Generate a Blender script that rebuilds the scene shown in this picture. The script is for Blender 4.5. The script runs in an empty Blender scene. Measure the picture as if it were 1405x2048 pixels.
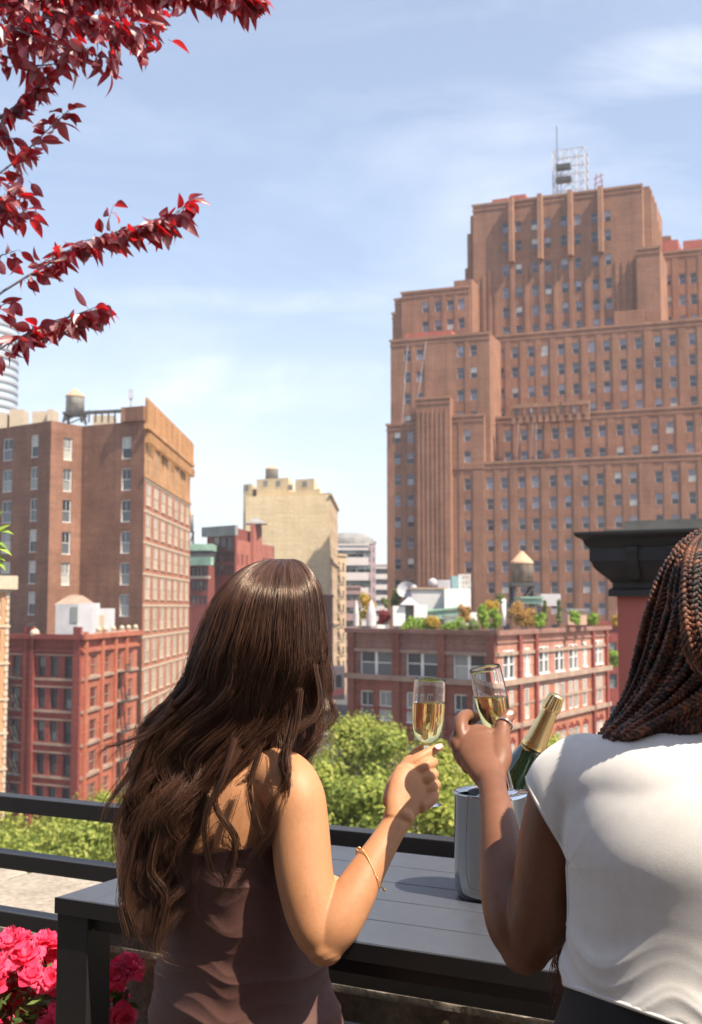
import bpy, bmesh, math, random
import numpy as np
from mathutils import Vector, Matrix, Quaternion, noise as mnoise
R = math.radians
scene = bpy.context.scene
COL = scene.collection

# ------------------------------------------------------------------ camera
F = 2350.0; W0, H0 = 1405.0, 2048.0; PITCH = math.atan(191.0 / F); CZ = 1.62
cam_d = bpy.data.cameras.new('camera'); cam = bpy.data.objects.new('camera', cam_d); COL.objects.link(cam)
cam.location = (0, 0, CZ); cam.rotation_euler = (R(90) + PITCH, 0, 0)
cam_d.sensor_fit = 'HORIZONTAL'; cam_d.sensor_width = 24.0; cam_d.lens = 24.0 * F / W0
cam_d.clip_start = 0.05; cam_d.clip_end = 6000
cam_d.dof.use_dof = True; cam_d.dof.focus_distance = 1.86; cam_d.dof.aperture_fstop = 9.5
scene.camera = cam

def P(px, py, d):
    """world point seen at photo pixel (px,py), d metres ahead of the camera"""
    u = (px - W0 / 2) / F; v = (H0 / 2 - py) / F
    y = math.cos(PITCH) - v * math.sin(PITCH); z = math.sin(PITCH) + v * math.cos(PITCH)
    k = d / y
    return Vector((u * k, d, CZ + z * k))

# ------------------------------------------------------------------ light
SUN_EL, SUN_AZ = R(55), R(-37)     # azimuth as a math angle from +x
sun_dir = Vector((math.cos(SUN_EL) * math.cos(SUN_AZ), math.cos(SUN_EL) * math.sin(SUN_AZ), math.sin(SUN_EL)))
sd = bpy.data.lights.new('sun', 'SUN'); so = bpy.data.objects.new('sun', sd); COL.objects.link(so)
sd.energy = 5.0; sd.angle = R(0.55); sd.color = (1.0, 0.89, 0.74)
so.rotation_euler = sun_dir.to_track_quat('Z', 'Y').to_euler(); so.location = (30, -10, 60)

world = bpy.data.worlds.new('World'); scene.world = world; world.use_nodes = True
nt = world.node_tree; nt.nodes.clear()
def N(tree, typ, **kw):
    n = tree.nodes.new(typ)
    for k, v in kw.items():
        if k.startswith('_'): setattr(n, k[1:], v)
        else: n.inputs[k.replace('__', ' ')].default_value = v
    return n
sky = N(nt, 'ShaderNodeTexSky', _sky_type='NISHITA', _sun_disc=False)
sky.sun_elevation = SUN_EL; sky.sun_rotation = math.pi / 2 - SUN_AZ
sky.altitude = 30; sky.air_density = 1.0; sky.dust_density = 1.4; sky.ozone_density = 2.0
tc = N(nt, 'ShaderNodeTexCoord')
mp = N(nt, 'ShaderNodeMapping'); mp.inputs['Scale'].default_value = (2.2, 1.8, 8.0); mp.inputs['Rotation'].default_value = (0.10, 0.16, 0.25)
mp.inputs['Location'].default_value = (3.1, 0.4, 1.35)
nt.links.new(tc.outputs['Generated'], mp.inputs['Vector'])
cn = N(nt, 'ShaderNodeTexNoise', Scale=1.25, Detail=9.0, Roughness=0.60, Distortion=0.55)
nt.links.new(mp.outputs[0], cn.inputs['Vector'])
mp2 = N(nt, 'ShaderNodeMapping'); mp2.inputs['Scale'].default_value = (3.0, 2.0, 5.0); mp2.inputs['Location'].default_value = (0.3, 0.2, 0.75)
nt.links.new(tc.outputs['Generated'], mp2.inputs['Vector'])
cn2 = N(nt, 'ShaderNodeTexNoise', Scale=1.1, Detail=4.0, Roughness=0.5)
nt.links.new(mp2.outputs[0], cn2.inputs['Vector'])
r1 = N(nt, 'ShaderNodeValToRGB'); r1.color_ramp.elements[0].position = 0.47; r1.color_ramp.elements[1].position = 0.78
r2 = N(nt, 'ShaderNodeValToRGB'); r2.color_ramp.elements[0].position = 0.34; r2.color_ramp.elements[1].position = 0.66
nt.links.new(cn.outputs['Fac'], r1.inputs[0]); nt.links.new(cn2.outputs['Fac'], r2.inputs[0])
mul = N(nt, 'ShaderNodeMath', _operation='MULTIPLY'); nt.links.new(r1.outputs[0], mul.inputs[0]); nt.links.new(r2.outputs[0], mul.inputs[1])
mul2 = N(nt, 'ShaderNodeMath', _operation='MULTIPLY_ADD'); nt.links.new(mul.outputs[0], mul2.inputs[0]); mul2.inputs[1].default_value = 0.38; mul2.inputs[2].default_value = 0.17
# broad drifts of cirrus in particular parts of the sky, plus paler air low down
acc = mul2.outputs[0]
def mth(op, a, b=None, clamp=False):
    n = nt.nodes.new('ShaderNodeMath'); n.operation = op; n.use_clamp = clamp
    for i, v in enumerate((a, b)):
        if v is None: continue
        if isinstance(v, (int, float)): n.inputs[i].default_value = v
        else: nt.links.new(v, n.inputs[i])
    return n.outputs[0]
sx = nt.nodes.new('ShaderNodeSeparateXYZ'); nt.links.new(tc.outputs['Generated'], sx.inputs[0])
r3 = N(nt, 'ShaderNodeValToRGB'); r3.color_ramp.elements[0].position = 0.36; r3.color_ramp.elements[1].position = 0.68; nt.links.new(cn.outputs['Fac'], r3.inputs[0])
for (px_, py_), wx, wz, k_ in (((560, 770), .13, .028, .38), ((480, 600), .14, .012, .26), ((1310, 130), .08, .026, .36), ((1060, 255), .07, .018, .10)):
    dv = (P(px_, py_, 10) - cam.location).normalized()
    ex = mth('DIVIDE', mth('SUBTRACT', sx.outputs[0], dv.x), wx); ez = mth('DIVIDE', mth('SUBTRACT', sx.outputs[2], dv.z), wz)
    q = mth('SUBTRACT', 1.0, mth('ADD', mth('MULTIPLY', ex, ex), mth('MULTIPLY', ez, ez)), True)
    acc = mth('ADD', acc, mth('MULTIPLY', mth('MULTIPLY', q, r3.outputs[0]), k_))
acc = mth('ADD', acc, mth('MULTIPLY', mth('SUBTRACT', 1.0, mth('MULTIPLY', mth('ABSOLUTE', sx.outputs[2]), 3.6), True), .34), True)
hz = N(nt, 'ShaderNodeMixRGB'); nt.links.new(acc, hz.inputs[0]); nt.links.new(sky.outputs[0], hz.inputs[1])
hz.inputs[2].default_value = (6.7, 6.95, 7.5, 1)
bg = N(nt, 'ShaderNodeBackground', Strength=0.100); nt.links.new(hz.outputs[0], bg.inputs[0])
wo = N(nt, 'ShaderNodeOutputWorld'); nt.links.new(bg.outputs[0], wo.inputs[0])

vs = scene.view_settings
vs.view_transform = 'Standard'; vs.look = 'None'; vs.gamma = 1; vs.exposure = 1.03; vs.use_curve_mapping = False
scene.cycles.use_denoising = True
scene.cycles.max_bounces = 10; scene.cycles.transparent_max_bounces = 16; scene.cycles.transmission_bounces = 10
scene.cycles.sample_clamp_indirect = 6

# ------------------------------------------------------------------ helpers
def tag(o, label=None, cat=None, group=None, kind=None):
    if label: o['label'] = label
    if cat: o['category'] = cat
    if group: o['group'] = group
    if kind: o['kind'] = kind
    return o
def wloc(o):
    v = Vector((0, 0, 0))
    while o is not None: v = v + Vector(o.location); o = o.parent
    return v
def empty(name, loc, label=None, cat=None, group=None):
    o = bpy.data.objects.new(name, None); COL.objects.link(o); o.location = loc; o.empty_display_size = 0.1
    return tag(o, label, cat, group)

class MB:
    """mesh builder in world coordinates"""
    def __init__(s): s.v = []; s.f = []; s.m = []; s.sm = []
    def face(s, pts, m=0, smooth=False):
        n = len(s.v); s.v += [tuple(p) for p in pts]; s.f.append(list(range(n, n + len(pts)))); s.m.append(m); s.sm.append(smooth)
    def grid(s, rows, m=0, closed=True, smooth=True, cap0=False, cap1=False):
        n0 = len(s.v); k = len(rows[0])
        for r in rows: s.v += [tuple(p) for p in r]
        for i in range(len(rows) - 1):
            for j in range(k if closed else k - 1):
                a = n0 + i * k + j; b = n0 + i * k + (j + 1) % k
                s.f.append([a, b, b + k, a + k]); s.m.append(m); s.sm.append(smooth)
        if cap0: s.f.append([n0 + j for j in range(k)][::-1]); s.m.append(m); s.sm.append(False)
        if cap1: s.f.append([n0 + (len(rows) - 1) * k + j for j in range(k)]); s.m.append(m); s.sm.append(False)
    def box(s, c, size, ax=None, m=0):
        """box centred at c with full size (x,y,z) along axes ax (list of 3 vectors)"""
        ax = ax or (Vector((1, 0, 0)), Vector((0, 1, 0)), Vector((0, 0, 1)))
        c = Vector(c); h = [Vector(ax[i]) * size[i] / 2 for i in range(3)]
        q = [c + h[0] * a + h[1] * b + h[2] * d for d in (-1, 1) for b in (-1, 1) for a in (-1, 1)]
        n = len(s.v); s.v += [tuple(p) for p in q]
        for f in ([0, 2, 3, 1], [4, 5, 7, 6], [0, 1, 5, 4], [2, 6, 7, 3], [0, 4, 6, 2], [1, 3, 7, 5]):
            s.f.append([n + i for i in f]); s.m.append(m); s.sm.append(False)
    def bar(s, a, b, w, h=None, up=Vector((0, 0, 1)), m=0):
        a = Vector(a); b = Vector(b); d = b - a; L = d.length; d = d / L
        x = d.cross(up)
        if x.length < 1e-4: x = d.cross(Vector((1, 0, 0)))
        x.normalize(); z = x.cross(d)
        s.box((a + b) / 2, (L, w, h or w), (d, x, z), m)
    def tube(s, pts, rad, n=8, m=0, cap=True, ell=None):
        pts = [Vector(p) for p in pts]; rows = []
        d0 = (pts[1] - pts[0]).normalized(); x = d0.orthogonal().normalized()
        for i, p in enumerate(pts):
            d = (pts[min(i + 1, len(pts) - 1)] - pts[max(i - 1, 0)]).normalized()
            x = (x - d * x.dot(d)).normalized(); y = d.cross(x)
            r = rad[i] if isinstance(rad, (list, tuple)) else rad
            rows.append([p + (x * math.cos(t) + y * math.sin(t)) * r for t in [2 * math.pi * j / n for j in range(n)]])
        s.grid(rows, m, True, True, cap, cap)
    def lathe(s, prof, org, axis=Vector((0, 0, 1)), n=40, m=0, smooth=True):
        axis = Vector(axis).normalized(); x = axis.orthogonal().normalized(); y = axis.cross(x); org = Vector(org)
        rows = [[org + axis * h + (x * math.cos(2 * math.pi * j / n) + y * math.sin(2 * math.pi * j / n)) * max(r, 1e-5) for j in range(n)] for r, h in prof]
        s.grid(rows, m, True, smooth)
    def ball(s, c, r, n=8, m=0):
        c = Vector(c); rr = r if isinstance(r, (tuple, list)) else (r, r, r)
        rows = [[c + Vector((rr[0] * math.sin(a) * math.cos(t), rr[1] * math.sin(a) * math.sin(t), rr[2] * math.cos(a))) for t in [2 * math.pi * j / (2 * n) for j in range(2 * n)]] for a in [0.001 + (math.pi - .002) * i / n for i in range(n + 1)]]
        s.grid(rows, m)
    def build(s, name, mats, parent=None, recalc=False):
        off = wloc(parent) if parent is not None else Vector((0, 0, 0))
        me = bpy.data.meshes.new(name)
        me.from_pydata([(x - off.x, y - off.y, z - off.z) for x, y, z in s.v], [], s.f)
        for m in (mats if isinstance(mats, (list, tuple)) else [mats]): me.materials.append(m)
        me.polygons.foreach_set('material_index', s.m); me.polygons.foreach_set('use_smooth', s.sm)
        if recalc:
            bm = bmesh.new(); bm.from_mesh(me); bmesh.ops.recalc_face_normals(bm, faces=bm.faces); bm.to_mesh(me); bm.free()
        me.update()
        o = bpy.data.objects.new(name, me); COL.objects.link(o); o.parent = parent
        return o

def smooth01(t): t = max(0.0, min(1.0, t)); return t * t * (3 - 2 * t)
def interp(x, xs, ys): return float(np.interp(x, xs, ys))
def spline(pts, n):
    """Catmull-Rom through points (tuples of any size) -> n samples"""
    p = [np.array(q, float) for q in pts]; p = [2 * p[0] - p[1]] + p + [2 * p[-1] - p[-2]]
    out = []; segs = len(p) - 3
    for i in range(n):
        t = i / (n - 1) * segs; k = min(int(t), segs - 1); t -= k
        a, b, c, d = p[k:k + 4]
        out.append(0.5 * ((2 * b) + (-a + c) * t + (2 * a - 5 * b + 4 * c - d) * t * t + (-a + 3 * b - 3 * c + d) * t ** 3))
    return out

# ------------------------------------------------------------------ materials
def newmat(name):
    m = bpy.data.materials.new(name); m.use_nodes = True; t = m.node_tree
    b = t.nodes['Principled BSDF']; return m, t, b
def ramp(t, fac, stops, interp_='LINEAR'):
    r = t.nodes.new('ShaderNodeValToRGB'); r.color_ramp.interpolation = interp_
    e = r.color_ramp.elements
    while len(e) < len(stops): e.new(0.5)
    for i, (p, c) in enumerate(stops): e[i].position = p; e[i].color = (*c, 1)
    t.links.new(fac, r.inputs[0]); return r.outputs[0]
def stone(name, c1, c2, scale=1.0, rough=0.85, bump=0.0, bscale=None, streak=0.0, metal=0.0, stretch=(1, 1, 1), spec=0.5, c3=None, fine=0.0):
    """two-tone noise material in object space, with optional vertical streaks and bump"""
    m, t, b = newmat(name)
    tcn = t.nodes.new('ShaderNodeTexCoord'); mpn = t.nodes.new('ShaderNodeMapping'); mpn.inputs['Scale'].default_value = stretch
    t.links.new(tcn.outputs['Object'], mpn.inputs['Vector'])
    n = N(t, 'ShaderNodeTexNoise', Scale=scale, Detail=6.0, Roughness=0.6); t.links.new(mpn.outputs[0], n.inputs['Vector'])
    stops = [(0.32, c1), (0.68, c2)] if c3 is None else [(0.30, c1), (0.5, c2), (0.72, c3)]
    col = ramp(t, n.outputs['Fac'], stops)
    if streak:
        mp_ = t.nodes.new('ShaderNodeMapping'); mp_.inputs['Scale'].default_value = (1, 1, 0.06); t.links.new(tcn.outputs['Object'], mp_.inputs['Vector'])
        n2 = N(t, 'ShaderNodeTexNoise', Scale=scale * 3, Detail=5.0, Roughness=0.65); t.links.new(mp_.outputs[0], n2.inputs['Vector'])
        s_ = ramp(t, n2.outputs['Fac'], [(0.35, (1 - streak,) * 3), (0.65, (1, 1, 1))])
        mx = t.nodes.new('ShaderNodeMixRGB'); mx.blend_type = 'MULTIPLY'; mx.inputs[0].default_value = 1; t.links.new(col, mx.inputs[1]); t.links.new(s_, mx.inputs[2]); col = mx.outputs[0]
    if fine:
        n4 = N(t, 'ShaderNodeTexNoise', Scale=scale * 14, Detail=4.0, Roughness=0.7); t.links.new(mpn.outputs[0], n4.inputs['Vector'])
        s_ = ramp(t, n4.outputs['Fac'], [(0.35, (1 - fine,) * 3), (0.65, (1 + fine * .3,) * 3)])
        mx = t.nodes.new('ShaderNodeMixRGB'); mx.blend_type = 'MULTIPLY'; mx.inputs[0].default_value = 1; t.links.new(col, mx.inputs[1]); t.links.new(s_, mx.inputs[2]); col = mx.outputs[0]
    t.links.new(col, b.inputs['Base Color']); b.inputs['Roughness'].default_value = rough; b.inputs['Metallic'].default_value = metal
    b.inputs['Specular IOR Level'].default_value = spec
    if bump:
        n3 = N(t, 'ShaderNodeTexNoise', Scale=bscale or scale * 8, Detail=6.0, Roughness=0.6); t.links.new(mpn.outputs[0], n3.inputs['Vector'])
        bp = N(t, 'ShaderNodeBump', Strength=bump, Distance=0.01); t.links.new(n3.outputs['Fac'], bp.inputs['Height']); t.links.new(bp.outputs[0], b.inputs['Normal'])
    return m
def plain(name, c, rough=0.5, metal=0.0):
    return stone(name, tuple(x * 0.88 for x in c), tuple(min(1, x * 1.1) for x in c), 3.0, rough, metal=metal)
def brickmat(name, c1, c2, course=0.3, streak=0.25, scale=0.25):
    """brick read at a distance: tone patches, courses, vertical weather streaks"""
    m = stone(name, c1, c2, scale, 0.9, streak=streak, fine=0.25)
    t = m.node_tree; b = t.nodes['Principled BSDF']; src = b.inputs['Base Color'].links[0].from_socket
    tcn = [n for n in t.nodes if n.type == 'TEX_COORD'][0]
    mp_ = t.nodes.new('ShaderNodeMapping'); mp_.inputs['Scale'].default_value = (0.15, 0.15, 1 / course); t.links.new(tcn.outputs['Object'], mp_.inputs['Vector'])
    n2 = N(t, 'ShaderNodeTexNoise', Scale=1.0, Detail=3.0, Roughness=0.7); t.links.new(mp_.outputs[0], n2.inputs['Vector'])
    s_ = ramp(t, n2.outputs['Fac'], [(0.3, (0.82,) * 3), (0.7, (1.08,) * 3)])
    mx = t.nodes.new('ShaderNodeMixRGB'); mx.blend_type = 'MULTIPLY'; mx.inputs[0].default_value = 1; t.links.new(src, mx.inputs[1]); t.links.new(s_, mx.inputs[2])
    t.links.new(mx.outputs[0], b.inputs['Base Color'])
    return m
def panemat(name, stops, rough=0.12):
    m, t, b = newmat(name)
    oi = t.nodes.new('ShaderNodeObjectInfo'); ge = t.nodes.new('ShaderNodeNewGeometry')
    ad = N(t, 'ShaderNodeMath', _operation='ADD'); t.links.new(oi.outputs['Random'], ad.inputs[0]); t.links.new(ge.outputs['Random Per Island'], ad.inputs[1])
    fr = N(t, 'ShaderNodeMath', _operation='FRACT'); t.links.new(ad.outputs[0], fr.inputs[0])
    c = ramp(t, fr.outputs[0], stops, 'CONSTANT'); t.links.new(c, b.inputs['Base Color'])
    b.inputs['Roughness'].default_value = rough; b.inputs['Specular IOR Level'].default_value = 0.6
    return m
# ------------------------------------------------------------------ the city
GZ = CZ - 25.0       # street level
ZUP = Vector((0, 0, 1))
M_tower = brickmat('tower_brick', (0.270, 0.124, 0.070), (0.360, 0.178, 0.106))
M_tower_trim = brickmat('tower_trim_sunlit_brick', (0.32, 0.155, 0.090), (0.40, 0.21, 0.125))
M_redroof = stone('red_roof_tile', (0.30, 0.07, 0.05), (0.42, 0.13, 0.09), 0.4)
M_pane_t = panemat('tower_glass', [(0, (0.04, 0.035, 0.04)), (0.30, (0.09, 0.085, 0.11)), (0.58, (0.18, 0.175, 0.22)), (0.78, (0.30, 0.29, 0.34)), (0.90, (0.60, 0.57, 0.50)), (0.95, (0.07, 0.05, 0.05))])
M_pane = panemat('window_glass', [(0, (0.03, 0.035, 0.04)), (0.3, (0.10, 0.11, 0.12)), (0.55, (0.22, 0.23, 0.22)), (0.8, (0.38, 0.38, 0.34))])
M_pane_pale = panemat('blind_glass', [(0, (0.36, 0.33, 0.28)), (0.4, (0.24, 0.23, 0.21)), (0.7, (0.45, 0.40, 0.34))])
M_pane_red = panemat('dark_red_glass', [(0, (0.10, 0.03, 0.03)), (0.4, (0.16, 0.05, 0.04)), (0.7, (0.22, 0.08, 0.06))])
M_pane_dark = panemat('dark_glass', [(0, (0.02, 0.025, 0.03)), (0.5, (0.06, 0.07, 0.07)), (0.8, (0.16, 0.18, 0.17))])
M_white = plain('white_paint', (0.72, 0.70, 0.66), 0.5)
M_offwhite = plain('cream_paint', (0.46, 0.37, 0.27), 0.6)
M_brownbrick = brickmat('brown_brick', (0.21, 0.097, 0.060), (0.31, 0.155, 0.098))
M_orangebrick = brickmat('orange_terracotta', (0.42, 0.21, 0.085), (0.58, 0.31, 0.13))
M_darkred = brickmat('dark_red_brick', (0.22, 0.042, 0.030), (0.31, 0.070, 0.050))
M_red = brickmat('red_brick', (0.22, 0.070, 0.045), (0.32, 0.115, 0.075))
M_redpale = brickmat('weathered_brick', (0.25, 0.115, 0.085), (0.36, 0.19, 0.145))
M_belt = stone('brownstone_belt', (0.24, 0.15, 0.11), (0.36, 0.26, 0.19), 0.8)
M_sunbrick = brickmat('warm_red_brick', (0.36, 0.13, 0.07), (0.47, 0.20, 0.12))
M_cream = brickmat('cream_render', (0.72, 0.56, 0.33), (0.80, 0.64, 0.40), streak=0.10)
M_tan = brickmat('tan_brick', (0.50, 0.33, 0.19), (0.62, 0.45, 0.28))
M_grey = stone('grey_roofing', (0.16, 0.155, 0.15), (0.27, 0.26, 0.25), 0.5)
M_copper = stone('green_copper', (0.16, 0.26, 0.20), (0.26, 0.40, 0.31), 0.8)
M_darkmetal = stone('dark_steel', (0.035, 0.035, 0.035), (0.07, 0.065, 0.06), 1.0, 0.6)
M_palemetal = stone('galvanised_steel', (0.40, 0.40, 0.41), (0.55, 0.55, 0.56), 1.0, 0.5, metal=0.3)
M_wood = stone('weathered_cedar', (0.20, 0.14, 0.10), (0.36, 0.28, 0.21), 1.2, streak=0.4)
M_woodroof = stone('plywood_cone', (0.42, 0.25, 0.15), (0.54, 0.35, 0.22), 1.0)

class Face:
    """a vertical wall from A to B (A on the left seen from outside)"""
    def __init__(s, A, B): s.A = Vector(A[:2]); s.B = Vector(B[:2]); s.L = (s.B - s.A).length; s.d = (s.B - s.A) / s.L; s.n = Vector((s.d.y, -s.d.x))
    def s_of(s, px, py=1215):
        k = P(px, py, 1.0).x
        # A.x + t d.x = k (A.y + t d.y)
        return (k * s.A.y - s.A.x) / (s.d.x - k * s.d.y)
    def pt(s, t, z, out=0.0): q = s.A + s.d * t + s.n * out; return Vector((q.x, q.y, z))
    def z_of(s, px, py): t = s.s_of(px, py); return P(px, py, (s.A + s.d * t).y).z
    def wall(s, mb, z0, z1, ops, depth=0.25, m=0, mr=None):
        """ops: (s_centre, z_centre, w, h) on a cols x rows layout or free"""
        mr = m if mr is None else mr
        ss = sorted({0.0, s.L} | {round(min(max(o[0] + k * o[2] / 2, 0), s.L), 3) for o in ops for k in (-1, 1)})
        zz = sorted({z0, z1} | {round(min(max(o[1] + k * o[3] / 2, z0), z1), 3) for o in ops for k in (-1, 1)})
        rects = [(o[0] - o[2] / 2, o[0] + o[2] / 2, o[1] - o[3] / 2, o[1] + o[3] / 2) for o in ops]
        sm = [(ss[i] + ss[i + 1]) / 2 for i in range(len(ss) - 1)]; zm = [(zz[i] + zz[i + 1]) / 2 for i in range(len(zz) - 1)]
        hole = np.zeros((len(sm), len(zm)), bool); A = np.array(sm); B = np.array(zm)
        for r in rects: hole |= ((A > r[0]) & (A < r[1]))[:, None] & ((B > r[2]) & (B < r[3]))[None, :]
        for j in range(len(zm)):
            i = 0
            while i < len(sm):
                if hole[i, j]: i += 1; continue
                k = i
                while k + 1 < len(sm) and not hole[k + 1, j]: k += 1
                mb.face([s.pt(ss[i], zz[j]), s.pt(ss[k + 1], zz[j]), s.pt(ss[k + 1], zz[j + 1]), s.pt(ss[i], zz[j + 1])], m); i = k + 1
        for a, b, c, d in rects:
            a = max(a, 0); b = min(b, s.L); c = max(c, z0); d = min(d, z1)
            if b <= a or d <= c: continue
            q = [(a, c), (b, c), (b, d), (a, d)]
            for i in range(4):
                p0, p1 = q[i], q[(i + 1) % 4]
                mb.face([s.pt(*p0), s.pt(*p0, -depth - .02), s.pt(*p1, -depth - .02), s.pt(*p1)], mr)
    def band(s, mb, z, h, out, m=0, s0=None, s1=None):
        s0 = -out if s0 is None else s0; s1 = s.L + out if s1 is None else s1
        c = (s.pt(s0, z, out / 2) + s.pt(s1, z, out / 2)) / 2
        mb.box(c, (s1 - s0, out, h), (s.d.to_3d(), s.n.to_3d(), ZUP), m)
    def pier(s, mb, t, w, z0, z1, out, m=0):
        mb.box(s.pt(t, (z0 + z1) / 2, out / 2), (w, out, z1 - z0), (s.d.to_3d(), s.n.to_3d(), ZUP), m)

_wm = {}
def window_meshes(w, h, style, mf, mp):
    """cached local meshes: frame (origin at centre, facing -Y) and pane"""
    key = (round(w, 2), round(h, 2), style, mf.name, mp.name)
    if key in _wm: return _wm[key]
    f = MB(); fw = 0.10 if style != 'tower' else 0.07
    for sx in (-1, 1): f.box((sx * (w - fw) / 2, 0, 0), (fw, .10, h))
    for sz in (-1, 1): f.box((0, 0.001, sz * (h - fw) / 2), (w - 2 * fw, .10, fw))
    f.box((0, -.01, 0), (w - 2 * fw, .06, .07))
    if style == 'double': f.box((0, -.02, 0), (.16 + fw, .10, h - 2 * fw))
    if style == 'sash':
        f.box((0, -.012, h / 4), (.04, .04, h / 2 - fw - .04))
    if style in ('sash', 'double', 'wide'): f.box((0, -.06, -h / 2 + .03), (w + .1, .2, .12))
    p = MB(); n = {'double': 2}.get(style, 1)
    for i in range(n):
        for j in range(2):
            x0 = -w / 2 + i * w / n; z0 = -h / 2 + j * h / 2
            p.face([(x0, .02 + .02 * (1 - j), z0), (x0 + w / n, .02 + .02 * (1 - j), z0), (x0 + w / n, .02 + .02 * (1 - j), z0 + h / 2), (x0, .02 + .02 * (1 - j), z0 + h / 2)], 0)
    a = f.build('window', mf); b = p.build('pane', mp); r = (a.data, b.data)
    bpy.data.objects.remove(a); bpy.data.objects.remove(b)
    _wm[key] = r; return r
def put_windows(root, face, ops, style, mf, mp, depth=0.25, panes=True, budget=None):
    """each window a part, its glass a sub-part; past the budget the rest go to one 'stuff' part"""
    off = wloc(root); rot = math.atan2(face.d.y, face.d.x); rest = []
    for o in ops:
        fm, pm = window_meshes(o[2], o[3], style, mf, mp)
        c = face.pt(o[0], o[1], -depth + .06)
        if budget is not None:
            if budget[0] <= 0: rest.append((fm, pm, c, rot)); continue
            budget[0] -= 1
        a = bpy.data.objects.new('window', fm); COL.objects.link(a); a.parent = root; a.location = c - off; a.rotation_euler = (0, 0, rot)
        if panes:
            b = bpy.data.objects.new('pane', pm); COL.objects.link(b); b.parent = a
    return rest
def merge_rest(root, rest, mf, mp, name='window'):
    if not rest: return
    mb = MB()
    for fm, pm, c, rot in rest:
        cs, sn = math.cos(rot), math.sin(rot)
        for me, mi in ((fm, 0), (pm, 1)):
            n = len(mb.v)
            for v in me.vertices: x, y, z = v.co; mb.v.append((c.x + x * cs - y * sn, c.y + x * sn + y * cs, c.z + z))
            for p in me.polygons: mb.f.append([n + i for i in p.vertices]); mb.m.append(mi); mb.sm.append(False)
    o = mb.build(name, [mf, mp], root); o['kind'] = 'stuff'; return o
def prism(mb, pts, z0, z1, m=0, mtop=None, skip=()):
    """closed polygon (counter-clockwise from above) walls and top; skip = wall indices left out"""
    n = len(pts)
    for i in range(n):
        if i in skip: continue
        a, b = pts[i], pts[(i + 1) % n]
        mb.face([(a[0], a[1], z0), (b[0], b[1], z0), (b[0], b[1], z1), (a[0], a[1], z1)], m)
    mb.face([(p[0], p[1], z1) for p in pts], m if mtop is None else mtop)
def xy(px, d, py=1215): q = P(px, py, d); return (q.x, q.y)

# ---- ground, street
g = MB(); g.face([(-3000, -200, GZ), (3000, -200, GZ), (3000, 5000, GZ), (-3000, 5000, GZ)])
o = g.build('ground', stone('city_ground', (0.10, 0.10, 0.095), (0.20, 0.19, 0.175), 0.05)); tag(o, kind='structure')
M_asph = stone('asphalt', (0.045, 0.047, 0.055), (0.075, 0.077, 0.085), 0.3)
M_walk = stone('pavement', (0.26, 0.25, 0.235), (0.36, 0.345, 0.32), 0.4)
def road_x(y): return -3.2 + y * 0.0105
g = MB(); ys = [60, 200, 400, 800, 1500]
for a, b in zip(ys[:-1], ys[1:]):
    g.face([(road_x(a) - 5.5, a, GZ + .004), (road_x(a) + 5.5, a, GZ + .004), (road_x(b) + 5.5, b, GZ + .004), (road_x(b) - 5.5, b, GZ + .004)])
g.face([(-60, 36, GZ + .006), (40, 36, GZ + .006), (40, 44, GZ + .006), (-60, 44, GZ + .006)])
tag(g.build('road', M_asph), kind='structure')
g = MB()
for i in range(60):
    y = 80 + i * 12
    g.box((road_x(y), y, GZ + .01), (.15, 5, .004))
tag(g.build('road_markings', plain('road_paint', (0.7, 0.7, 0.66), 0.7)), kind='structure')
g = MB()
for sx in (-1, 1):
    for a, b in zip(ys[:-1], ys[1:]):
        g.bar((road_x(a) + sx * 7.5, a, GZ + .07), (road_x(b) + sx * 7.5, b, GZ + .07), 4.0, .14)
tag(g.build('pavement', M_walk), kind='structure')

# ---- parked cars down the street
M_tyre = plain('tyre_rubber', (0.02, 0.02, 0.02), 0.9); M_carglass = plain('car_glass', (0.03, 0.035, 0.04), 0.1)
def make_car(paint, loc, rot, label):
    root = empty('parked_car', loc, label, 'car', 'cars parked down the street')
    def local(name, mb, mat, par=root):
        me = mb.build(name, mat); me.parent = par; return me
    b = MB(); prof = [(-2.2, .35), (-2.25, .7), (-2.1, .88), (-1.5, .98), (1.0, .98), (1.9, .88), (2.2, .72), (2.2, .35)]
    rows = [[(x, y, z) for x, z in prof] for y in (-.86, .86)]
    b.grid([[Vector(p) for p in r] for r in rows], closed=True, smooth=False); b.face(rows[0]); b.face(rows[1][::-1])
    local('body', b, paint)
    c = MB(); pr = [(-1.7, .97), (-1.2, 1.42), (.35, 1.45), (1.1, .97)]
    rows = [[(x, y * (1 - (z - .97) * .35), z) for x, z in pr] for y in (-.8, .8)]
    c.grid([[Vector(p) for p in r] for r in rows], closed=True, smooth=False); c.face(rows[0]); c.face(rows[1][::-1]); local('cabin_glass', c, M_carglass)
    rf = MB(); rf.box((-.43, 0, 1.455), (1.5, 1.28, .03)); local('roof', rf, paint)
    for x in (-1.35, 1.35):
        for y in (-.8, .8):
            w = MB(); w.tube([(x, y - .1, .33), (x, y + .1, .33)], .33, 14); local('wheel', w, M_tyre)
    root.rotation_euler = (0, 0, rot); return root
car_cols = [('white', (0.7, 0.7, 0.7)), ('black', (0.03, 0.03, 0.035)), ('silver', (0.4, 0.41, 0.43)), ('dark blue', (0.04, 0.06, 0.12)), ('red', (0.4, 0.05, 0.04)), ('grey', (0.18, 0.18, 0.19))]
ordinal = ['nearest', 'second nearest', 'third nearest', 'fourth nearest', 'fifth nearest', 'farthest']
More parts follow.
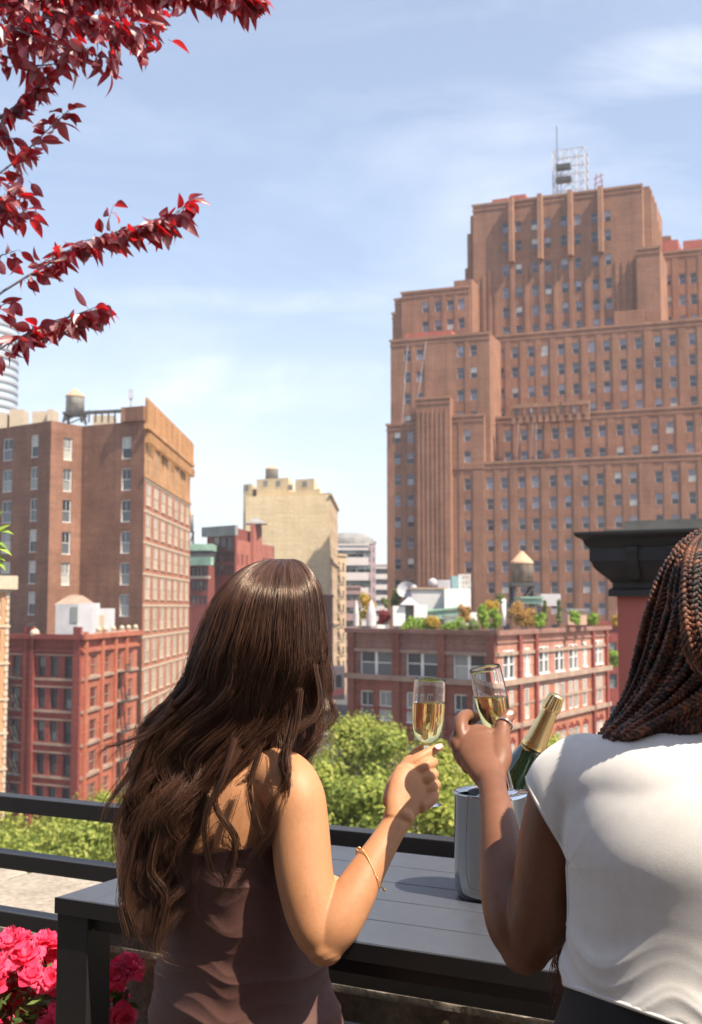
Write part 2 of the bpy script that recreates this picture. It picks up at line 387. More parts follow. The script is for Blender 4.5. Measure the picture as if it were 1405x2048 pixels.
for i, y in enumerate((232, 244, 258, 275, 292, 312)):
    sx = 1 if i % 2 else -1; nm, c = car_cols[i]
    make_car(plain(nm.replace(' ', '_') + '_car_paint', c, 0.25), (road_x(y) + sx * 4.3, y, GZ + .01), math.pi / 2, f'small {nm} car, {ordinal[i]} in the narrow street seen beyond the trees')

# ---- the big brick tower on the right
TO = Vector(xy(775, 232)); TU = Vector((0.933, -0.36)).normalized(); TW = Vector((0.36, 0.933)).normalized()
tower = empty('office_tower', (TO.x, TO.y, GZ), 'huge stepped brown brick office tower with antenna frame on its roof', 'building')
t_wall = MB(); t_rest = []; t_budget = [100]
def tface(px0, px1, t):
    A = TO + TW * t; f = Face(A, A + TU); s0, s1 = f.s_of(px0), f.s_of(px1)
    return Face(A + TU * s0, A + TU * s1)
def rows_of(f, px, pys): return [f.z_of(px, y) for y in pys]
def tblock(px0, px1, ytop, t, depth, cols=(), pys=(), rowpx=1050, zb=None, win=(1.32, 2.2), pairs=True, steps=0.0, m=0, parapet=True):
    f = tface(px0, px1, t); z1 = f.z_of(px0, ytop); z0 = GZ if zb is None else zb
    ops = []
    if cols:
        for r in pys:
            z = f.z_of(rowpx, r)
            if z + win[1] / 2 < z1 - .5 and z - win[1] / 2 > z0:
                for c in cols:
                    s = f.s_of(c)
                    if .8 < s < f.L - .6: ops.append((s, z, *win))
    f.wall(t_wall, z0, z1, ops, 0.35, m)
    B = [f.A, f.B, f.B + TW * depth, f.A + TW * depth]
    prism(t_wall, B, z0, z1, m, skip=(0,))
    if parapet: f.band(t_wall, z1 - .9, .4, .12, 0); f.band(t_wall, z1 + .1, .5, .22, 1)
    # slim piers between the window columns
    if pairs and cols:
        ss = sorted(f.s_of(c) for c in cols); ss = [s for s in ss if 0 < s < f.L]
        for a, b in zip(ss[:-1], ss[1:]):
            wide = (b - a) > 3.1
            f.pier(t_wall, (a + b) / 2, (b - a) - win[0] - (.9 if wide else .5), z0, z1 - 1.3, .17 if wide else .10, m)
    t_rest_local = [(f, ops)]
    return f, z1, ops
cl = [983, 1012, 1047, 1075, 1110, 1140, 1175, 1205, 1241, 1272, 1324, 1356, 1392, 1424, 1456]
TB = []
down = [964 + 42.2 * i for i in range(0, 9)]
TB.append(tblock(903, 1500, 930, 0.0, 40, [911, 938] + cl, down))
TB.append(tblock(775, 846, 851, -.3, 40, [796, 822], [875 + 42.2 * i for i in range(0, 11)], rowpx=800))
f_, z_, o_ = tblock(833, 903, 799, -1.6, 12)
TB.append((f_, z_, o_))
for i in range(7): f_.pier(t_wall, f_.L * (i + .7) / 7.6, f_.L / 17, GZ, z_ - 2.2, .16)
TB.append(tblock(903, 972, 834, -.2, 34, [911, 938], [872 + 42.2 * i for i in range(0, 3)], rowpx=920, zb=z_ - 14))
TB.append(tblock(973, 1500, 838, 5.0, 40, [991, 1020, 1053, 1083, 1116, 1145, 1181, 1211, 1247, 1278, 1317, 1349, 1389, 1420], [829, 870, 913], zb=20))
TB.append(tblock(783, 985, 683, 1.0, 30, [817, 842, 925, 952], [702 + 44 * i for i in range(0, 4)], rowpx=930, zb=10))
TB.append(tblock(984, 1500, 674, 10.0, 40, [1007, 1036, 1069, 1097, 1130, 1160, 1193, 1223, 1257, 1288, 1327, 1358, 1398, 1430], [704, 743, 784, 824], zb=30))
TB.append(tblock(806, 945, 587, 9.0, 30, [854, 880, 905, 928], [612, 650], rowpx=880, zb=40))
for a, b, y in ((792, 806, 600), (787, 793, 628)): TB.append(tblock(a, b, y, 9.6, 28, zb=40))
TB.append(tblock(913, 950, 561, 9.5, 24, zb=40, parapet=False))
colsT = [1019, 1046, 1079, 1106, 1140, 1168, 1203, 1230]
main_ = tblock(953, 1302, 412, 15.0, 30, colsT, [451, 489, 536, 582, 622, 660], rowpx=1050, zb=45, pairs=False)
TB.append(main_)
fm, zm, _ = main_
# upper pilasters, paler brick with sunlight put into the colour; slim ribs below
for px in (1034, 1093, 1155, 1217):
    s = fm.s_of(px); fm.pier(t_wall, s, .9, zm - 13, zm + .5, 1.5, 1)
for px in (1033, 1062, 1093, 1122, 1154, 1186, 1216): fm.pier(t_wall, fm.s_of(px), .8, 45, zm - 14, .35)
for px in (962, 975, 988, 1000, 1248, 1262, 1276): fm.pier(t_wall, fm.s_of(px), .7, 45, zm - 13 - (px % 7), .25)
for a, b, y in ((948, 957, 431), (941, 950, 467), (936, 944, 536)): TB.append(tblock(a, b, y, 15.8, 26, zb=45, parapet=False))
# stepped right shoulder; its ribs use the same sun-lightened brick
TB.append(tblock(1296, 1318, 372, 17.5, 22, zb=45, parapet=False))
s_r = Face(fm.B, fm.B + TW * 30)
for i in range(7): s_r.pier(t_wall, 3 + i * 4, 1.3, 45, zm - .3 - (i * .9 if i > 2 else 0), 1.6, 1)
for k in range(3):
    q = fm.B + TW * (22 + k * 5) ; f2 = Face(q, q + TU * (3.2 + k * 2.6)); zt = zm - 4 - k * 4.5
    prism(t_wall, [f2.A, f2.B, f2.B + TW * 8, f2.A + TW * 8], 45, zt, 0)
TB.append(tblock(1288, 1336, 497, 13.0, 20, zb=40))
TB.append(tblock(1240, 1300, 622, 12.2, 3, zb=40, parapet=False))
TB.append(tblock(1339, 1500, 505, 26.0, 30, [1351, 1381, 1404, 1436], [558, 600, 642], rowpx=1360, zb=40))
for a, b, t in ((1342, 1374, 30), (1384, 1450, 30)):
    f2 = tface(a, b, t); prism(t_wall, [f2.A, f2.B, f2.B + TW * 8, f2.A + TW * 8], 60, f2.z_of(a, 480), 2)
# roof clutter built of the same masonry
for a, b, y0, t in ((993, 1025, 398, 18), (1030, 1062, 390, 19)):
    f2 = tface(a, b, t); prism(t_wall, [f2.A, f2.B, f2.B + TW * 6, f2.A + TW * 6], 70, f2.z_of(a, y0), 2)
f2 = tface(812, 907, 4); prism(t_wall, [f2.A, f2.B, f2.B + TW * 4, f2.A + TW * 4], 50, f2.z_of(812, 668), 2)
tw = t_wall.build('wall', [M_tower, M_tower_trim, M_redroof], tower)
allops = []
for f, z, ops in TB: allops += [(f, o) for o in ops]
allops.sort(key=lambda q: q[0].pt(q[1][0], q[1][1]).y)
rest = []
for f, o in allops: rest += put_windows(tower, f, [o], 'tower', M_palemetal, M_pane_t, 0.35, True, t_budget)
merge_rest(tower, rest, M_palemetal, M_pane_t)
# terrace pavilions on the setback (row of small sunlit dormers)
pv = MB(); fpv = tface(1030, 1200, 3.0); zpv = fpv.z_of(1035, 838)
for a, b in ((1034, 1076), (1088, 1129), (1131, 1183)):
    s0, s1 = fpv.s_of(a), fpv.s_of(b)
    for i in range(4): fpv.pier(pv, s0 + (s1 - s0) * i / 3, .7, zpv - 1, zpv + 2.4, .8)
    fpv.band(pv, zpv + 2.3, .8, 1.1, 0, s0 - .4, s1 + .4)
pv.build('roof_pavilion', M_tower_trim, tower)
# window washing cables down the setbacks
for px0, y0, px1, y1 in ((818, 690, 806, 846), (856, 682, 838, 795), (1043, 836, 1037, 922), (1072, 834, 1066, 922), (1078, 834, 1078, 925)):
    cb = MB(); ft = tface(800, 1200, -1.2 if px0 < 900 else 4.0); a = ft.pt(ft.s_of(px0), ft.z_of(px0, y0)); b = ft.pt(ft.s_of(px1), ft.z_of(px1, y1)); cb.bar(a, b, .09); cb.build('hoist_cable', M_palemetal, tower)
# antenna frame
an = MB(); fa = tface(1115, 1190, 22); za = fa.z_of(1120, 395)
x0, x1 = fa.s_of(1119), fa.s_of(1184); H_ = fa.z_of(1119, 300) - za
for s in np.linspace(x0, x1, 5):
    for o_ in (0, -5): an.bar(fa.pt(s, za - 2, o_), fa.pt(s, za + H_, o_), .22)
for h in np.linspace(.12, 1, 6):
    for o_ in (0, -5): an.bar(fa.pt(x0, za + H_ * h, o_), fa.pt(x1, za + H_ * h, o_), .18)
    for s in (x0, x1): an.bar(fa.pt(s, za + H_ * h, 0), fa.pt(s, za + H_ * h, -5), .18)
ss = np.linspace(x0, x1, 5); hh = np.linspace(.12, 1, 6)
for i in range(4):
    for j in range(5):
        if (i + j) % 2: an.bar(fa.pt(ss[i], za + H_ * hh[j]), fa.pt(ss[i + 1], za + H_ * hh[j + 1]), .12)
        else: an.bar(fa.pt(ss[i + 1], za + H_ * hh[j]), fa.pt(ss[i], za + H_ * hh[j + 1]), .12)
an.build('antenna_frame', M_palemetal, tower)
an = MB(); s = fa.s_of(1128)
an.bar(fa.pt(s, za), fa.pt(s, fa.z_of(1128, 250)), .15)
for h, w in ((.35, 3.2), (.62, 3.0)): an.box(fa.pt(s + 1.4, za + H_ * h, .3), (w, 1.4, 1.1), (TU.to_3d(), TW.to_3d(), ZUP))
an.build('antenna_mast', M_darkmetal, tower)
an = MB(); s = fa.s_of(1213)
for k in (-1, 1): an.bar(fa.pt(s + k, za - 1), fa.pt(s + k * .4, fa.z_of(1213, 345)), .2)
for h in (0.5, 1.8, 3): an.bar(fa.pt(s - 1, za + h), fa.pt(s + 1, za + h + .8), .15)
an.build('red_mast', M_redroof, tower)

# ---- generic building with measured faces
def facade(root, mb, f, z0, z1, cols, rows, wcol, h, style, mf, mp, m=0, depth=.25, budget=None):
    ops = [(s, z, w, h) for z in rows for s, w in zip(cols, wcol)]
    f.wall(mb, z0, z1, ops, depth, m)
    return put_windows(root, f, ops, style, mf, mp, depth, True, budget)

# ---- big brown and tan building, upper left
LS = 1.0
pA, pB, pC, pD, pE = Vector(xy(-90, 158)), Vector(xy(95, 146)), Vector(xy(158, 150.5)), Vector(xy(243, 147.3)), Vector(xy(285, 146))
pFar = Vector(xy(378, 186))
lb = empty('loft_building', (pE.x, pE.y, GZ), 'tall brown brick loft building with tan terracotta street front and battlement cornice', 'building')
mb = MB(); zt = P(95, 841, 146).z; zc = P(285, 812, 146).z
fl = Face(pA, pB); ff = Face(pB, pC); fr = Face(pC, pE); fs = Face(pE, pFar)
rowz = [fl.z_of(62, y) for y in (893, 957, 1020, 1082, 1145, 1207, 1270)]
facade(lb, mb, fl, GZ, zt, [fl.s_of(62), fl.s_of(8), fl.s_of(-50)], rowz, [1.5, 2.1, 1.5], 2.9, 'sash', M_white, M_pane)
rowz = [ff.z_of(130, y) for y in (897, 960, 1022, 1086, 1148)]
facade(lb, mb, ff, GZ, zt, [ff.s_of(130)], rowz, [1.5], 2.9, 'sash', M_white, M_pane)
rowz = [fr.z_of(248, y) for y in (896, 959, 1022, 1085, 1148, 1211, 1274)]
facade(lb, mb, fr, GZ, zt, [fr.s_of(248)], rowz, [1.5], 2.8, 'sash', M_white, M_pane)
fcorner = Face(pD, pE); fcorner.band(mb, (zt + zc) / 2, zc - zt, .35, 0, 0, fcorner.L)
mb.box(((pE + pD) / 2).to_3d() + Vector((-.2, 2.2, (zt + zc) / 2)), ((pE - pD).length, 4, zc - zt), None, 0)
# street front: eight bays
nb = 7; cs = [fs.L * (i + .58) / (nb + .05) for i in range(nb)]
zb0 = fs.z_of(290, 955); storey = 3.95
rws = [fs.z_of(288, 985) - storey * i for i in range(11)]
bud = [88]
ops = [(c, z, 3.3, 2.9) for z in rws for c in cs]
opsA = [(c, fs.z_of(288, 915), 2.6, 4.4) for c in cs]
fs.wall(mb, GZ, fs.z_of(290, 945), ops, .1, 5); fs.wall(mb, fs.z_of(290, 945), zt + .6, opsA, .12, 1)
prism(mb, [pA, pB, pC, pE, pFar, pFar + Vector((-34, 0)), Vector((pA.x, pFar.y))], GZ, zt - .3, 0, 2, skip=(0, 1, 2, 3))
fs.band(mb, fs.z_of(285, 948), .5, .2, 1); fs.band(mb, fs.z_of(286, 850), .6, .6, 1)
for z in rws: fs.band(mb, z + 1.75, .28, .08, 4, 0, fs.L)
for i in range(nb + 1): fs.pier(mb, max(.35, min(fs.L - .3, fs.L * (i + .08) / (nb + .1))), .5, GZ, fs.z_of(285, 945), .06, 5)
for c in cs:
    for k in (-1, 0, 1): fs.pier(mb, c + k * 1.75, .3, fs.z_of(288, 945), fs.z_of(288, 868), .12, 1)
fs.band(mb, (zt + zc) / 2 + .1, zc - zt + 2.0, .25, 1, 0, fs.L)
for i in range(9): fs.pier(mb, .9 + (fs.L - 1.6) * i / 8, 1.8, zc - 3.0, zc + .7, .5, 1)
for i in range(24): fs.pier(mb, .6 + (fs.L - 1.2) * i / 23, .7, zc - 4.6, zc - 3.4, .75, 1)
for c in cs:                                          # arched heads of the frieze
    for a in range(7):
        t0 = math.pi * a / 7; mb.box(fs.pt(c + 1.05 * math.cos(t0 + .22), fs.z_of(288, 882) + 1.05 * math.sin(t0 + .22), .12), (.5, .3, .42), (fs.d.to_3d(), fs.n.to_3d(), ZUP), 1)
mb.build('wall', [M_brownbrick, M_orangebrick, M_grey, M_redpale, M_offwhite, M_sunbrick], lb)
rest = put_windows(lb, fs, ops + opsA, 'double', M_offwhite, M_pane_pale, .1, True, bud)
merge_rest(lb, rest, M_offwhite, M_pane_pale)
# its rooftop: pergola, bulkheads, whip antenna
b = MB()
for px in np.linspace(165, 243, 7):
    q = P(px, 845, 158); b.bar(q, q + Vector((0, 0, 1.7)), .2)
b.bar(P(160, 826, 156), P(244, 822, 156), .9, .35); b.bar(P(160, 826, 161), P(244, 822, 161), .9, .35)
b.build('roof_pergola', M_darkmetal, lb)
for x0, x1, y0, y1, dd in ((100, 112, 838, 822, 155), (70, 101, 842, 826, 156), (25, 52, 846, 822, 160), (190, 230, 846, 834, 162), (-40, 20, 850, 830, 160)):
    b = MB(); a0, a1 = P(x0, y0, dd), P(x1, y1, dd); b.box(((a0.x + a1.x) / 2, dd, (a0.z + a1.z) / 2 - .5), (a1.x - a0.x, 3, a1.z - a0.z + 1)); b.build('roof_bulkhead', M_offwhite, lb)
b = MB(); q = P(262, 812, 150); b.bar(q, P(262, 780, 150), .25); b.box(P(262, 788, 150), (.5, .5, 1.2)); b.build('antenna', M_palemetal, lb)

def water_tank(px, ybase, ytop, d, wpx, label, legs_to=None, mt=None, ycone=None):
    c = P(px, ybase, d); r = wpx / 2 * d / F; H = P(px, ycone, d).z - c.z; Ht = P(px, ytop, d).z - c.z
    root = empty('water_tank', (c.x, c.y, c.z - (legs_to or 0)), label, 'water tank', 'rooftop water tanks')
    b = MB(); b.lathe([(0, 0), (r, 0), (r * .97, H)], c, n=24)
    for i in range(5): b.lathe([(r * 1.0 + .03, H * (.12 + .19 * i)), (r * 1.0 + .05, H * (.12 + .19 * i) + .06)], c, n=24)
    b.build('barrel', mt or M_wood, root)
    b = MB(); b.lathe([(r * 1.06, H - .15), (r * 1.04, H), (.15, Ht), (0, Ht + .05)], c, n=16, smooth=False); b.build('cone_roof', M_woodroof, root)
    if legs_to:
        b = MB()
        for a in (-1, 1):
            for e in (-1, 1):
                b.bar(c + Vector((a * r * .8, e * r * .8, 0)), c + Vector((a * r, e * r, -legs_to)), .28)
            b.bar(c + Vector((a * r, -r, -legs_to * .9)), c + Vector((a * r, r, -.3)), .16); b.bar(c + Vector((-r, a * r, -legs_to * .9)), c + Vector((r, a * r, -.3)), .16)
        b.box(c + Vector((0, 0, -.2)), (r * 2.2, r * 2.2, .35)); b.build('stand', M_darkmetal, root)
    return root
water_tank(150, 826, 777, 165, 37, 'pale weathered rooftop water tank on the tall brown loft building', 1.5, stone('pale_tank_wood', (0.28, 0.26, 0.22), (0.45, 0.42, 0.36), 1.0, streak=.3), 792)

# ---- curved glass tower far left
gt = empty('glass_tower', (*xy(-60, 600), GZ), 'distant curved office tower with pale horizontal bands behind the loft roof', 'building')
b = MB(); c = Vector((*xy(-70, 600), 0)); rr = abs(P(32, 760, 600).x - c.x); zt_ = P(0, 655, 600).z
b.lathe([(rr, GZ), (rr, zt_), (0, zt_)], c, n=64); b.build('curtain_wall', stone('tower_glass_blue', (0.26, 0.32, 0.38), (0.34, 0.40, 0.46), 0.02, 0.2), gt)
b = MB()
for i in range(48):
    z = zt_ - 2 - i * 4.2
    if z < GZ: break
    b.lathe([(rr + .02, z), (rr + .3, z + .1), (rr + .3, z + 2.2), (rr + .02, z + 2.3)], c, n=64)
b.build('spandrel_band', stone('pale_spandrel', (0.20, 0.21, 0.23), (0.26, 0.27, 0.29), 0.02, 0.5), gt)

# ---- dark red corner building, lower left
qA, qB, qC = Vector(xy(-70, 124)), Vector(xy(166, 117)), Vector(xy(276, 138))
rb = empty('corner_building', (qB.x, qB.y, GZ), 'low dark red brick corner building with fire escape and white roof finials', 'building')
fl = Face(qA, qB); fs = Face(qB, qC); zt = fl.z_of(150, 1272)
mb = MB(); rz = [fl.z_of(110, y) for y in (1334, 1398, 1464, 1530, 1596)]
facade(rb, mb, fl, GZ, zt, [fl.s_of(x) for x in (86, 111, 139, 35)], rz, [.95, .95, .95, .95], 2.05, 'sash', M_darkmetal, M_pane_dark, 0, .3)
rz2 = [fs.z_of(190, y) for y in (1330, 1394, 1458, 1520, 1584)]
facade(rb, mb, fs, GZ, zt, [fs.s_of(x) for x in (190, 217, 240, 262)], rz2, [2.3, 2.3, 1.9, 2.3], 2.1, 'wide', M_belt, M_pane_red, 1, .2)
prism(mb, [qA, qB, qC, qC + Vector((-44, 4))], GZ, zt - .5, 0, 3, skip=(0, 1))
fl.band(mb, zt - .1, .5, .5, 0); fl.band(mb, zt - 1.5, .25, .25, 0); fs.band(mb, zt - .1, .5, .5, 1); fs.band(mb, zt - 1.5, .3, .25, 1)
for z in rz: fl.band(mb, z - 1.25, .25, .12, 2); fl.band(mb, z + 1.2, .15, .1, 2)
for z in rz2: fs.band(mb, z - 1.2, .3, .2, 2, 0, fs.L)
for px in (60, 66, 159): fl.pier(mb, fl.s_of(px), .9, GZ, zt + .9, .35, 0)
for px in (170, 203, 229, 251): fs.pier(mb, fs.s_of(px), .7, GZ, zt + .4, .35, 1)
mb.build('wall', [M_darkred, brickmat('sunlit_side_red_brick', (0.40, 0.105, 0.055), (0.50, 0.165, 0.09)), M_belt, M_grey], rb)  # right face uses a brighter brick copy with sunlight put into its colour
b = MB()
for px in (196, 210, 226, 243, 256, 270):
    s = fs.s_of(px); b = MB(); b.ball(fs.pt(s, zt + .55, .1), .3, 6); b.box(fs.pt(s, zt + .12, .1), (.7, .5, .4)); b.build('finial', M_offwhite, rb)
b = MB(); b.ball(fl.pt(fl.s_of(72), zt + .2, .1), .5, 6); b.build('finial', M_offwhite, rb)
def fire_escape(root, f, pxc, zs, w=2.4):
    b = MB(); s = f.s_of(pxc)
    for i, z in enumerate(zs):
        b.box(f.pt(s, z - 1.2, .5), (w, 1.0, .1), (f.d.to_3d(), f.n.to_3d(), ZUP))
        for k in np.linspace(-w / 2, w / 2, 7): b.bar(f.pt(s + k, z - 1.2, 1.0), f.pt(s + k, z - .3, 1.0), .05)
        b.bar(f.pt(s - w / 2, z - .3, 1.0), f.pt(s + w / 2, z - .3, 1.0), .07)
        if i + 1 < len(zs):
            for o_ in (.25, .7): b.bar(f.pt(s - w * .35, z - 1.2, o_), f.pt(s + w * .35, zs[i + 1] - 1.2, o_), .10)
    b.build('fire_escape', M_darkmetal, root)
fire_escape(rb, fl, 35, rz); fire_escape(rb, fs, 240, rz2)
b = MB(); M_lightgrey = stone('light_grey_sheet', (0.45, 0.45, 0.46), (0.55, 0.54, 0.55), 0.8); M_bulk = stone('grey_bulkhead', (0.30, 0.30, 0.32), (0.42, 0.41, 0.43), 0.8)
def boxpx(b, x0, x1, y0, y1, d, dep=3, m=0):
    a0, a1 = P(x0, y0, d), P(x1, y1, d); b.box(((a0.x + a1.x) / 2, d + dep / 2, (a0.z + a1.z) / 2), (a1.x - a0.x, dep, abs(a1.z - a0.z)), None, m)
root = empty('roof_bulkhead', P(150, 1275, 124), 'pale metal stair bulkhead with hipped top on the dark red roof', 'roof structure')
boxpx(b, 110, 156, 1278, 1208, 124, 4); b.build('wall', M_bulk, root)
b = MB(); boxpx(b, 156, 184, 1278, 1206, 124.3, 4); b.build('side_wall', M_lightgrey, root)
b = MB(); c = P(147, 1208, 126); b.lathe([(2.7, -.1), (.9, .9), (0, 1.0)], c + Vector((0, 1, 0)), n=4, smooth=False); b.build('hipped_roof', M_belt, root)
b = MB(); boxpx(b, 141, 155, 1245, 1214, 123.9, .2); b.build('door', M_pane_dark, root)
root = empty('roof_bulkhead', P(203, 1275, 128), 'small white doorway hut right of the larger bulkhead on the red roof', 'roof structure')
b = MB(); boxpx(b, 186, 219, 1278, 1217, 128, 3); b.build('wall', M_lightgrey, root); b = MB(); boxpx(b, 196, 208, 1272, 1230, 127.9, .2); b.build('door', M_offwhite, root)

# ---- tan quoined building, far left edge
eA, eB = Vector(xy(-160, 66)), Vector(xy(18, 70))
eb = empty('apartment_building', (eB.x, eB.y, GZ), 'orange brick building with pale quoins cut by the left edge', 'building')
fe = Face(eA, eB); mb = MB(); zt = fe.z_of(5, 1155)
rz = [fe.z_of(2, y) for y in (1215, 1285, 1360, 1432, 1500, 1572, 1650)]
facade(eb, mb, fe, GZ, zt, [fe.s_of(x) for x in (-13, -56, -98)], rz, [1.0, 1.1, 1.1], 1.35, 'sash', M_white, M_pane)
prism(mb, [eA, eB, eB + Vector((-7, 14)), eA + Vector((0, 14))], GZ, zt - .3, 0, 2, skip=(0,))
z = GZ; i = 0
while z < zt - .4: fe.pier(mb, fe.L - .09 - (.04 if i % 2 else 0), .18 + (.08 if i % 2 else 0), z, z + .3, .06, 1); z += .36; i += 1
for z in rz: fe.band(mb, z + .95, .12, .08, 1)
fe.band(mb, zt - .3, .8, .35, 1)
mb.build('wall', [stone('sunlit_orange_brick', (0.42, 0.20, 0.10), (0.52, 0.28, 0.15), 0.5), M_offwhite, M_grey], eb)

# ---- red brick building in the middle, with the roof garden
mA, mB_, mC = Vector(xy(699, 96)), Vector(xy(994, 85)), Vector(xy(1216, 108))
mid = empty('warehouse', (mB_.x, mB_.y, GZ), 'red brick corner warehouse with white windows and planted roof terrace', 'building')
fl = Face(mA, mB_); fs = Face(mB_, mC); zt = fl.z_of(990, 1262)
zbelt = fl.z_of(990, 1368); mb = MB()
def wpx(f, x, w): return f.s_of(x + w / 2) - f.s_of(x - w / 2)
w1 = [(fl.s_of(x), fl.z_of(x, y), wpx(fl, x, 63), 2.1) for x, y in ((751, 1325), (842.5, 1328), (936, 1333))]
w2 = [(fl.s_of(x), fl.z_of(x, y), wpx(fl, x, 26), 2.35) for x, y in ((733, 1411), (770, 1412), (824, 1416), (861, 1418), (919, 1421), (956, 1423))]
w3 = [(s, z - 4.0, w, h) for s, z, w, h in w2]; w4 = [(s, z - 8.0, w, h) for s, z, w, h in w2]
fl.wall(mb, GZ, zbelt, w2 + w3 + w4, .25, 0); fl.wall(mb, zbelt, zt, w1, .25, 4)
put_windows(mid, fl, w1, 'double', M_white, M_pane); put_windows(mid, fl, w2 + w3 + w4, 'sash', M_white, M_pane)
v1 = [(fs.s_of(x), fs.z_of(x, y), wpx(fs, x, w), 2.15) for x, y, w in ((1017, 1330, 22), (1054, 1324, 11), (1087, 1320, 19), (1118, 1317, 18), (1146, 1314, 17), (1169, 1309, 8), (1195.5, 1305, 17))]
base = fs.z_of(1169, 1385)
xs2 = (1004, 1022, 1053, 1080, 1092, 1113, 1124, 1140, 1151, 1168, 1189, 1199)
v2 = [(fs.s_of(x), base, wpx(fs, x, 8), 2.3) for x in xs2]; v3 = [(s, base - 3.85, w, 2.2) for s, _, w, _ in v2]; v4 = [(s, base - 7.7, w, 2.2) for s, _, w, _ in v2]; v5 = [(s, base - 11.5, w, 2.2) for s, _, w, _ in v2]
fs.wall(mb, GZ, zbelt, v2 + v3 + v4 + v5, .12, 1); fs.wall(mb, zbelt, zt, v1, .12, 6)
put_windows(mid, fs, v1, 'double', M_white, M_pane, .12); put_windows(mid, fs, v2 + v3 + v4 + v5, 'tower', M_white, M_pane_pale, .12)
prism(mb, [mA, mB_, mC, mC + Vector((-10, 14)), mA + Vector((4, 30))], GZ, zt - .7, 0, 3, skip=(0, 1))
fl.band(mb, zt - .15, .35, .3, 4); fs.band(mb, zt - .15, .35, .3, 4)
for f in (fl, fs):
    f.band(mb, zt - .85, .12, .12, 4); f.band(mb, zt - 1.7, .25, .14, 2, 0, f.L)
    zb_ = zbelt; f.band(mb, zb_, .42, .3, 2)
for z in (base - 1.45, base - 5.3, base - 9.1): fs.band(mb, z, .35, .25, 2, 0, fs.L)
for z in (base + .1, base + 1.35): fs.band(mb, z, .16, .06, 2, 0, fs.L)
for z in (w2[0][1] - 1.4, w3[0][1] - 1.4): fl.band(mb, z, .3, .2, 5, 0, fl.L)
fl.band(mb, w2[0][1] - .1, .14, .05, 5, 0, fl.L)
for px in (795, 885, 705, 985): fl.pier(mb, fl.s_of(px), .7, GZ, zt - .3, .22, 0)
for px in (1036, 1069, 1183, 1210): fs.pier(mb, fs.s_of(px), .5, GZ, zt - .3, .25, 5)
for s, z, w, h in v3 + v4 + v5:
    for a in (-1, 0, 1): mb.box(fs.pt(s + a * .36, z + h / 2 + (.42 if a == 0 else .22), .06), (.38, .16, .2), (fs.d.to_3d(), fs.n.to_3d(), ZUP), 5)
# paler weathered brick above the belt; sunny copies put sunlight into right face colour
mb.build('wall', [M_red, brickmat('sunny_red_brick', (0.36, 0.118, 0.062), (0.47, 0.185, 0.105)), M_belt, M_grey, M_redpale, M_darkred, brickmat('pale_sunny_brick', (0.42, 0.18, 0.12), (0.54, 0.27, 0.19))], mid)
roofz = zt - .7

# ---- cream building with the notched roofline
D = 300
kA, kB, kC = Vector(xy(485, D)), Vector(xy(660, 288)), Vector(xy(676, 335))
kb = empty('cream_building', (kB.x, kB.y, GZ), 'tall plain cream building with notched roofline behind the red gabled block', 'building')
fk = Face(kA, kB); fks = Face(kB, kC); mb = MB()
segs = [(485, 503, 968, 0), (512, 576, 957, 0), (576, 590, 984, 0), (590, 628, 958, 0), (628, 640, 978, 0), (640, 661, 988, 0)]
cols_ = [(578, y) for y in range(1008, 1130, 22)]
opk = [(fk.s_of(x), fk.z_of(x, y), 1.1, 1.3) for x, y in cols_]
zlow = fk.z_of(580, 990); fk2 = Face(fk.pt(fk.s_of(512), 0).to_2d(), kB); sh = fk.s_of(512)
fk2.wall(mb, GZ, zlow, [(s - sh, z, w, h) for s, z, w, h in opk if z < zlow - 1], .3, 0)
for x0, x1, y, _ in segs:
    s0, s1 = fk.s_of(x0), fk.s_of(x1); z1 = fk.z_of((x0 + x1) / 2, y); zb_ = GZ if x0 == 485 else zlow
    a_, b_ = fk.A + fk.d * s0, fk.A + fk.d * s1; bk = (kC - kB) * .4
    prism(mb, [a_, b_, b_ + bk, a_ + bk], zb_, z1, 0, 0)
s0, s1 = fk.s_of(503), fk.s_of(512); mb.box((fk.pt(s0, 0) + fk.pt(s1, 0)) / 2 + Vector((0, 12, (fk.z_of(507, 975) + GZ) / 2)), (s1 - s0, 16, fk.z_of(507, 975) - GZ), None, 1)
zk = fks.z_of(662, 992)
ops = [(fks.L * (i + .5) / 7, zk - 5 - 4.2 * j, 2.2, 2.4) for i in range(7) for j in range(18)]
fks.wall(mb, GZ, zk, ops, .3, 2); prism(mb, [kB, kC, kC + Vector((-20, 0)), kB + Vector((-21, 3))], GZ, zk - .2, 0, 0, skip=(0,))
for z in range(4): fks.band(mb, zk - z * 16, .6, .5, 2)
for x, y in ((492, 976), (530, 967), (556, 967), (609, 968), (580, 975)):
    mb.box(fk.pt(fk.s_of(x), fk.z_of(x, y), .02), (1.3, .1, 1.4), (fk.d.to_3d(), fk.n.to_3d(), ZUP), 1)
mb.build('wall', [M_cream, M_grey, M_tan], kb)
put_windows(kb, fk, [o for o in opk if o[1] < zlow - 1], 'tower', M_grey, M_pane_dark, .3)
merge_rest(kb, put_windows(kb, fks, ops, 'tower', M_grey, M_pane_dark, .3, True, [60]), M_grey, M_pane_dark)
water_tank(544, 959, 931, 310, 26, 'grey rooftop water tank with tan cone on the cream building', 1.5, M_grey, 938)

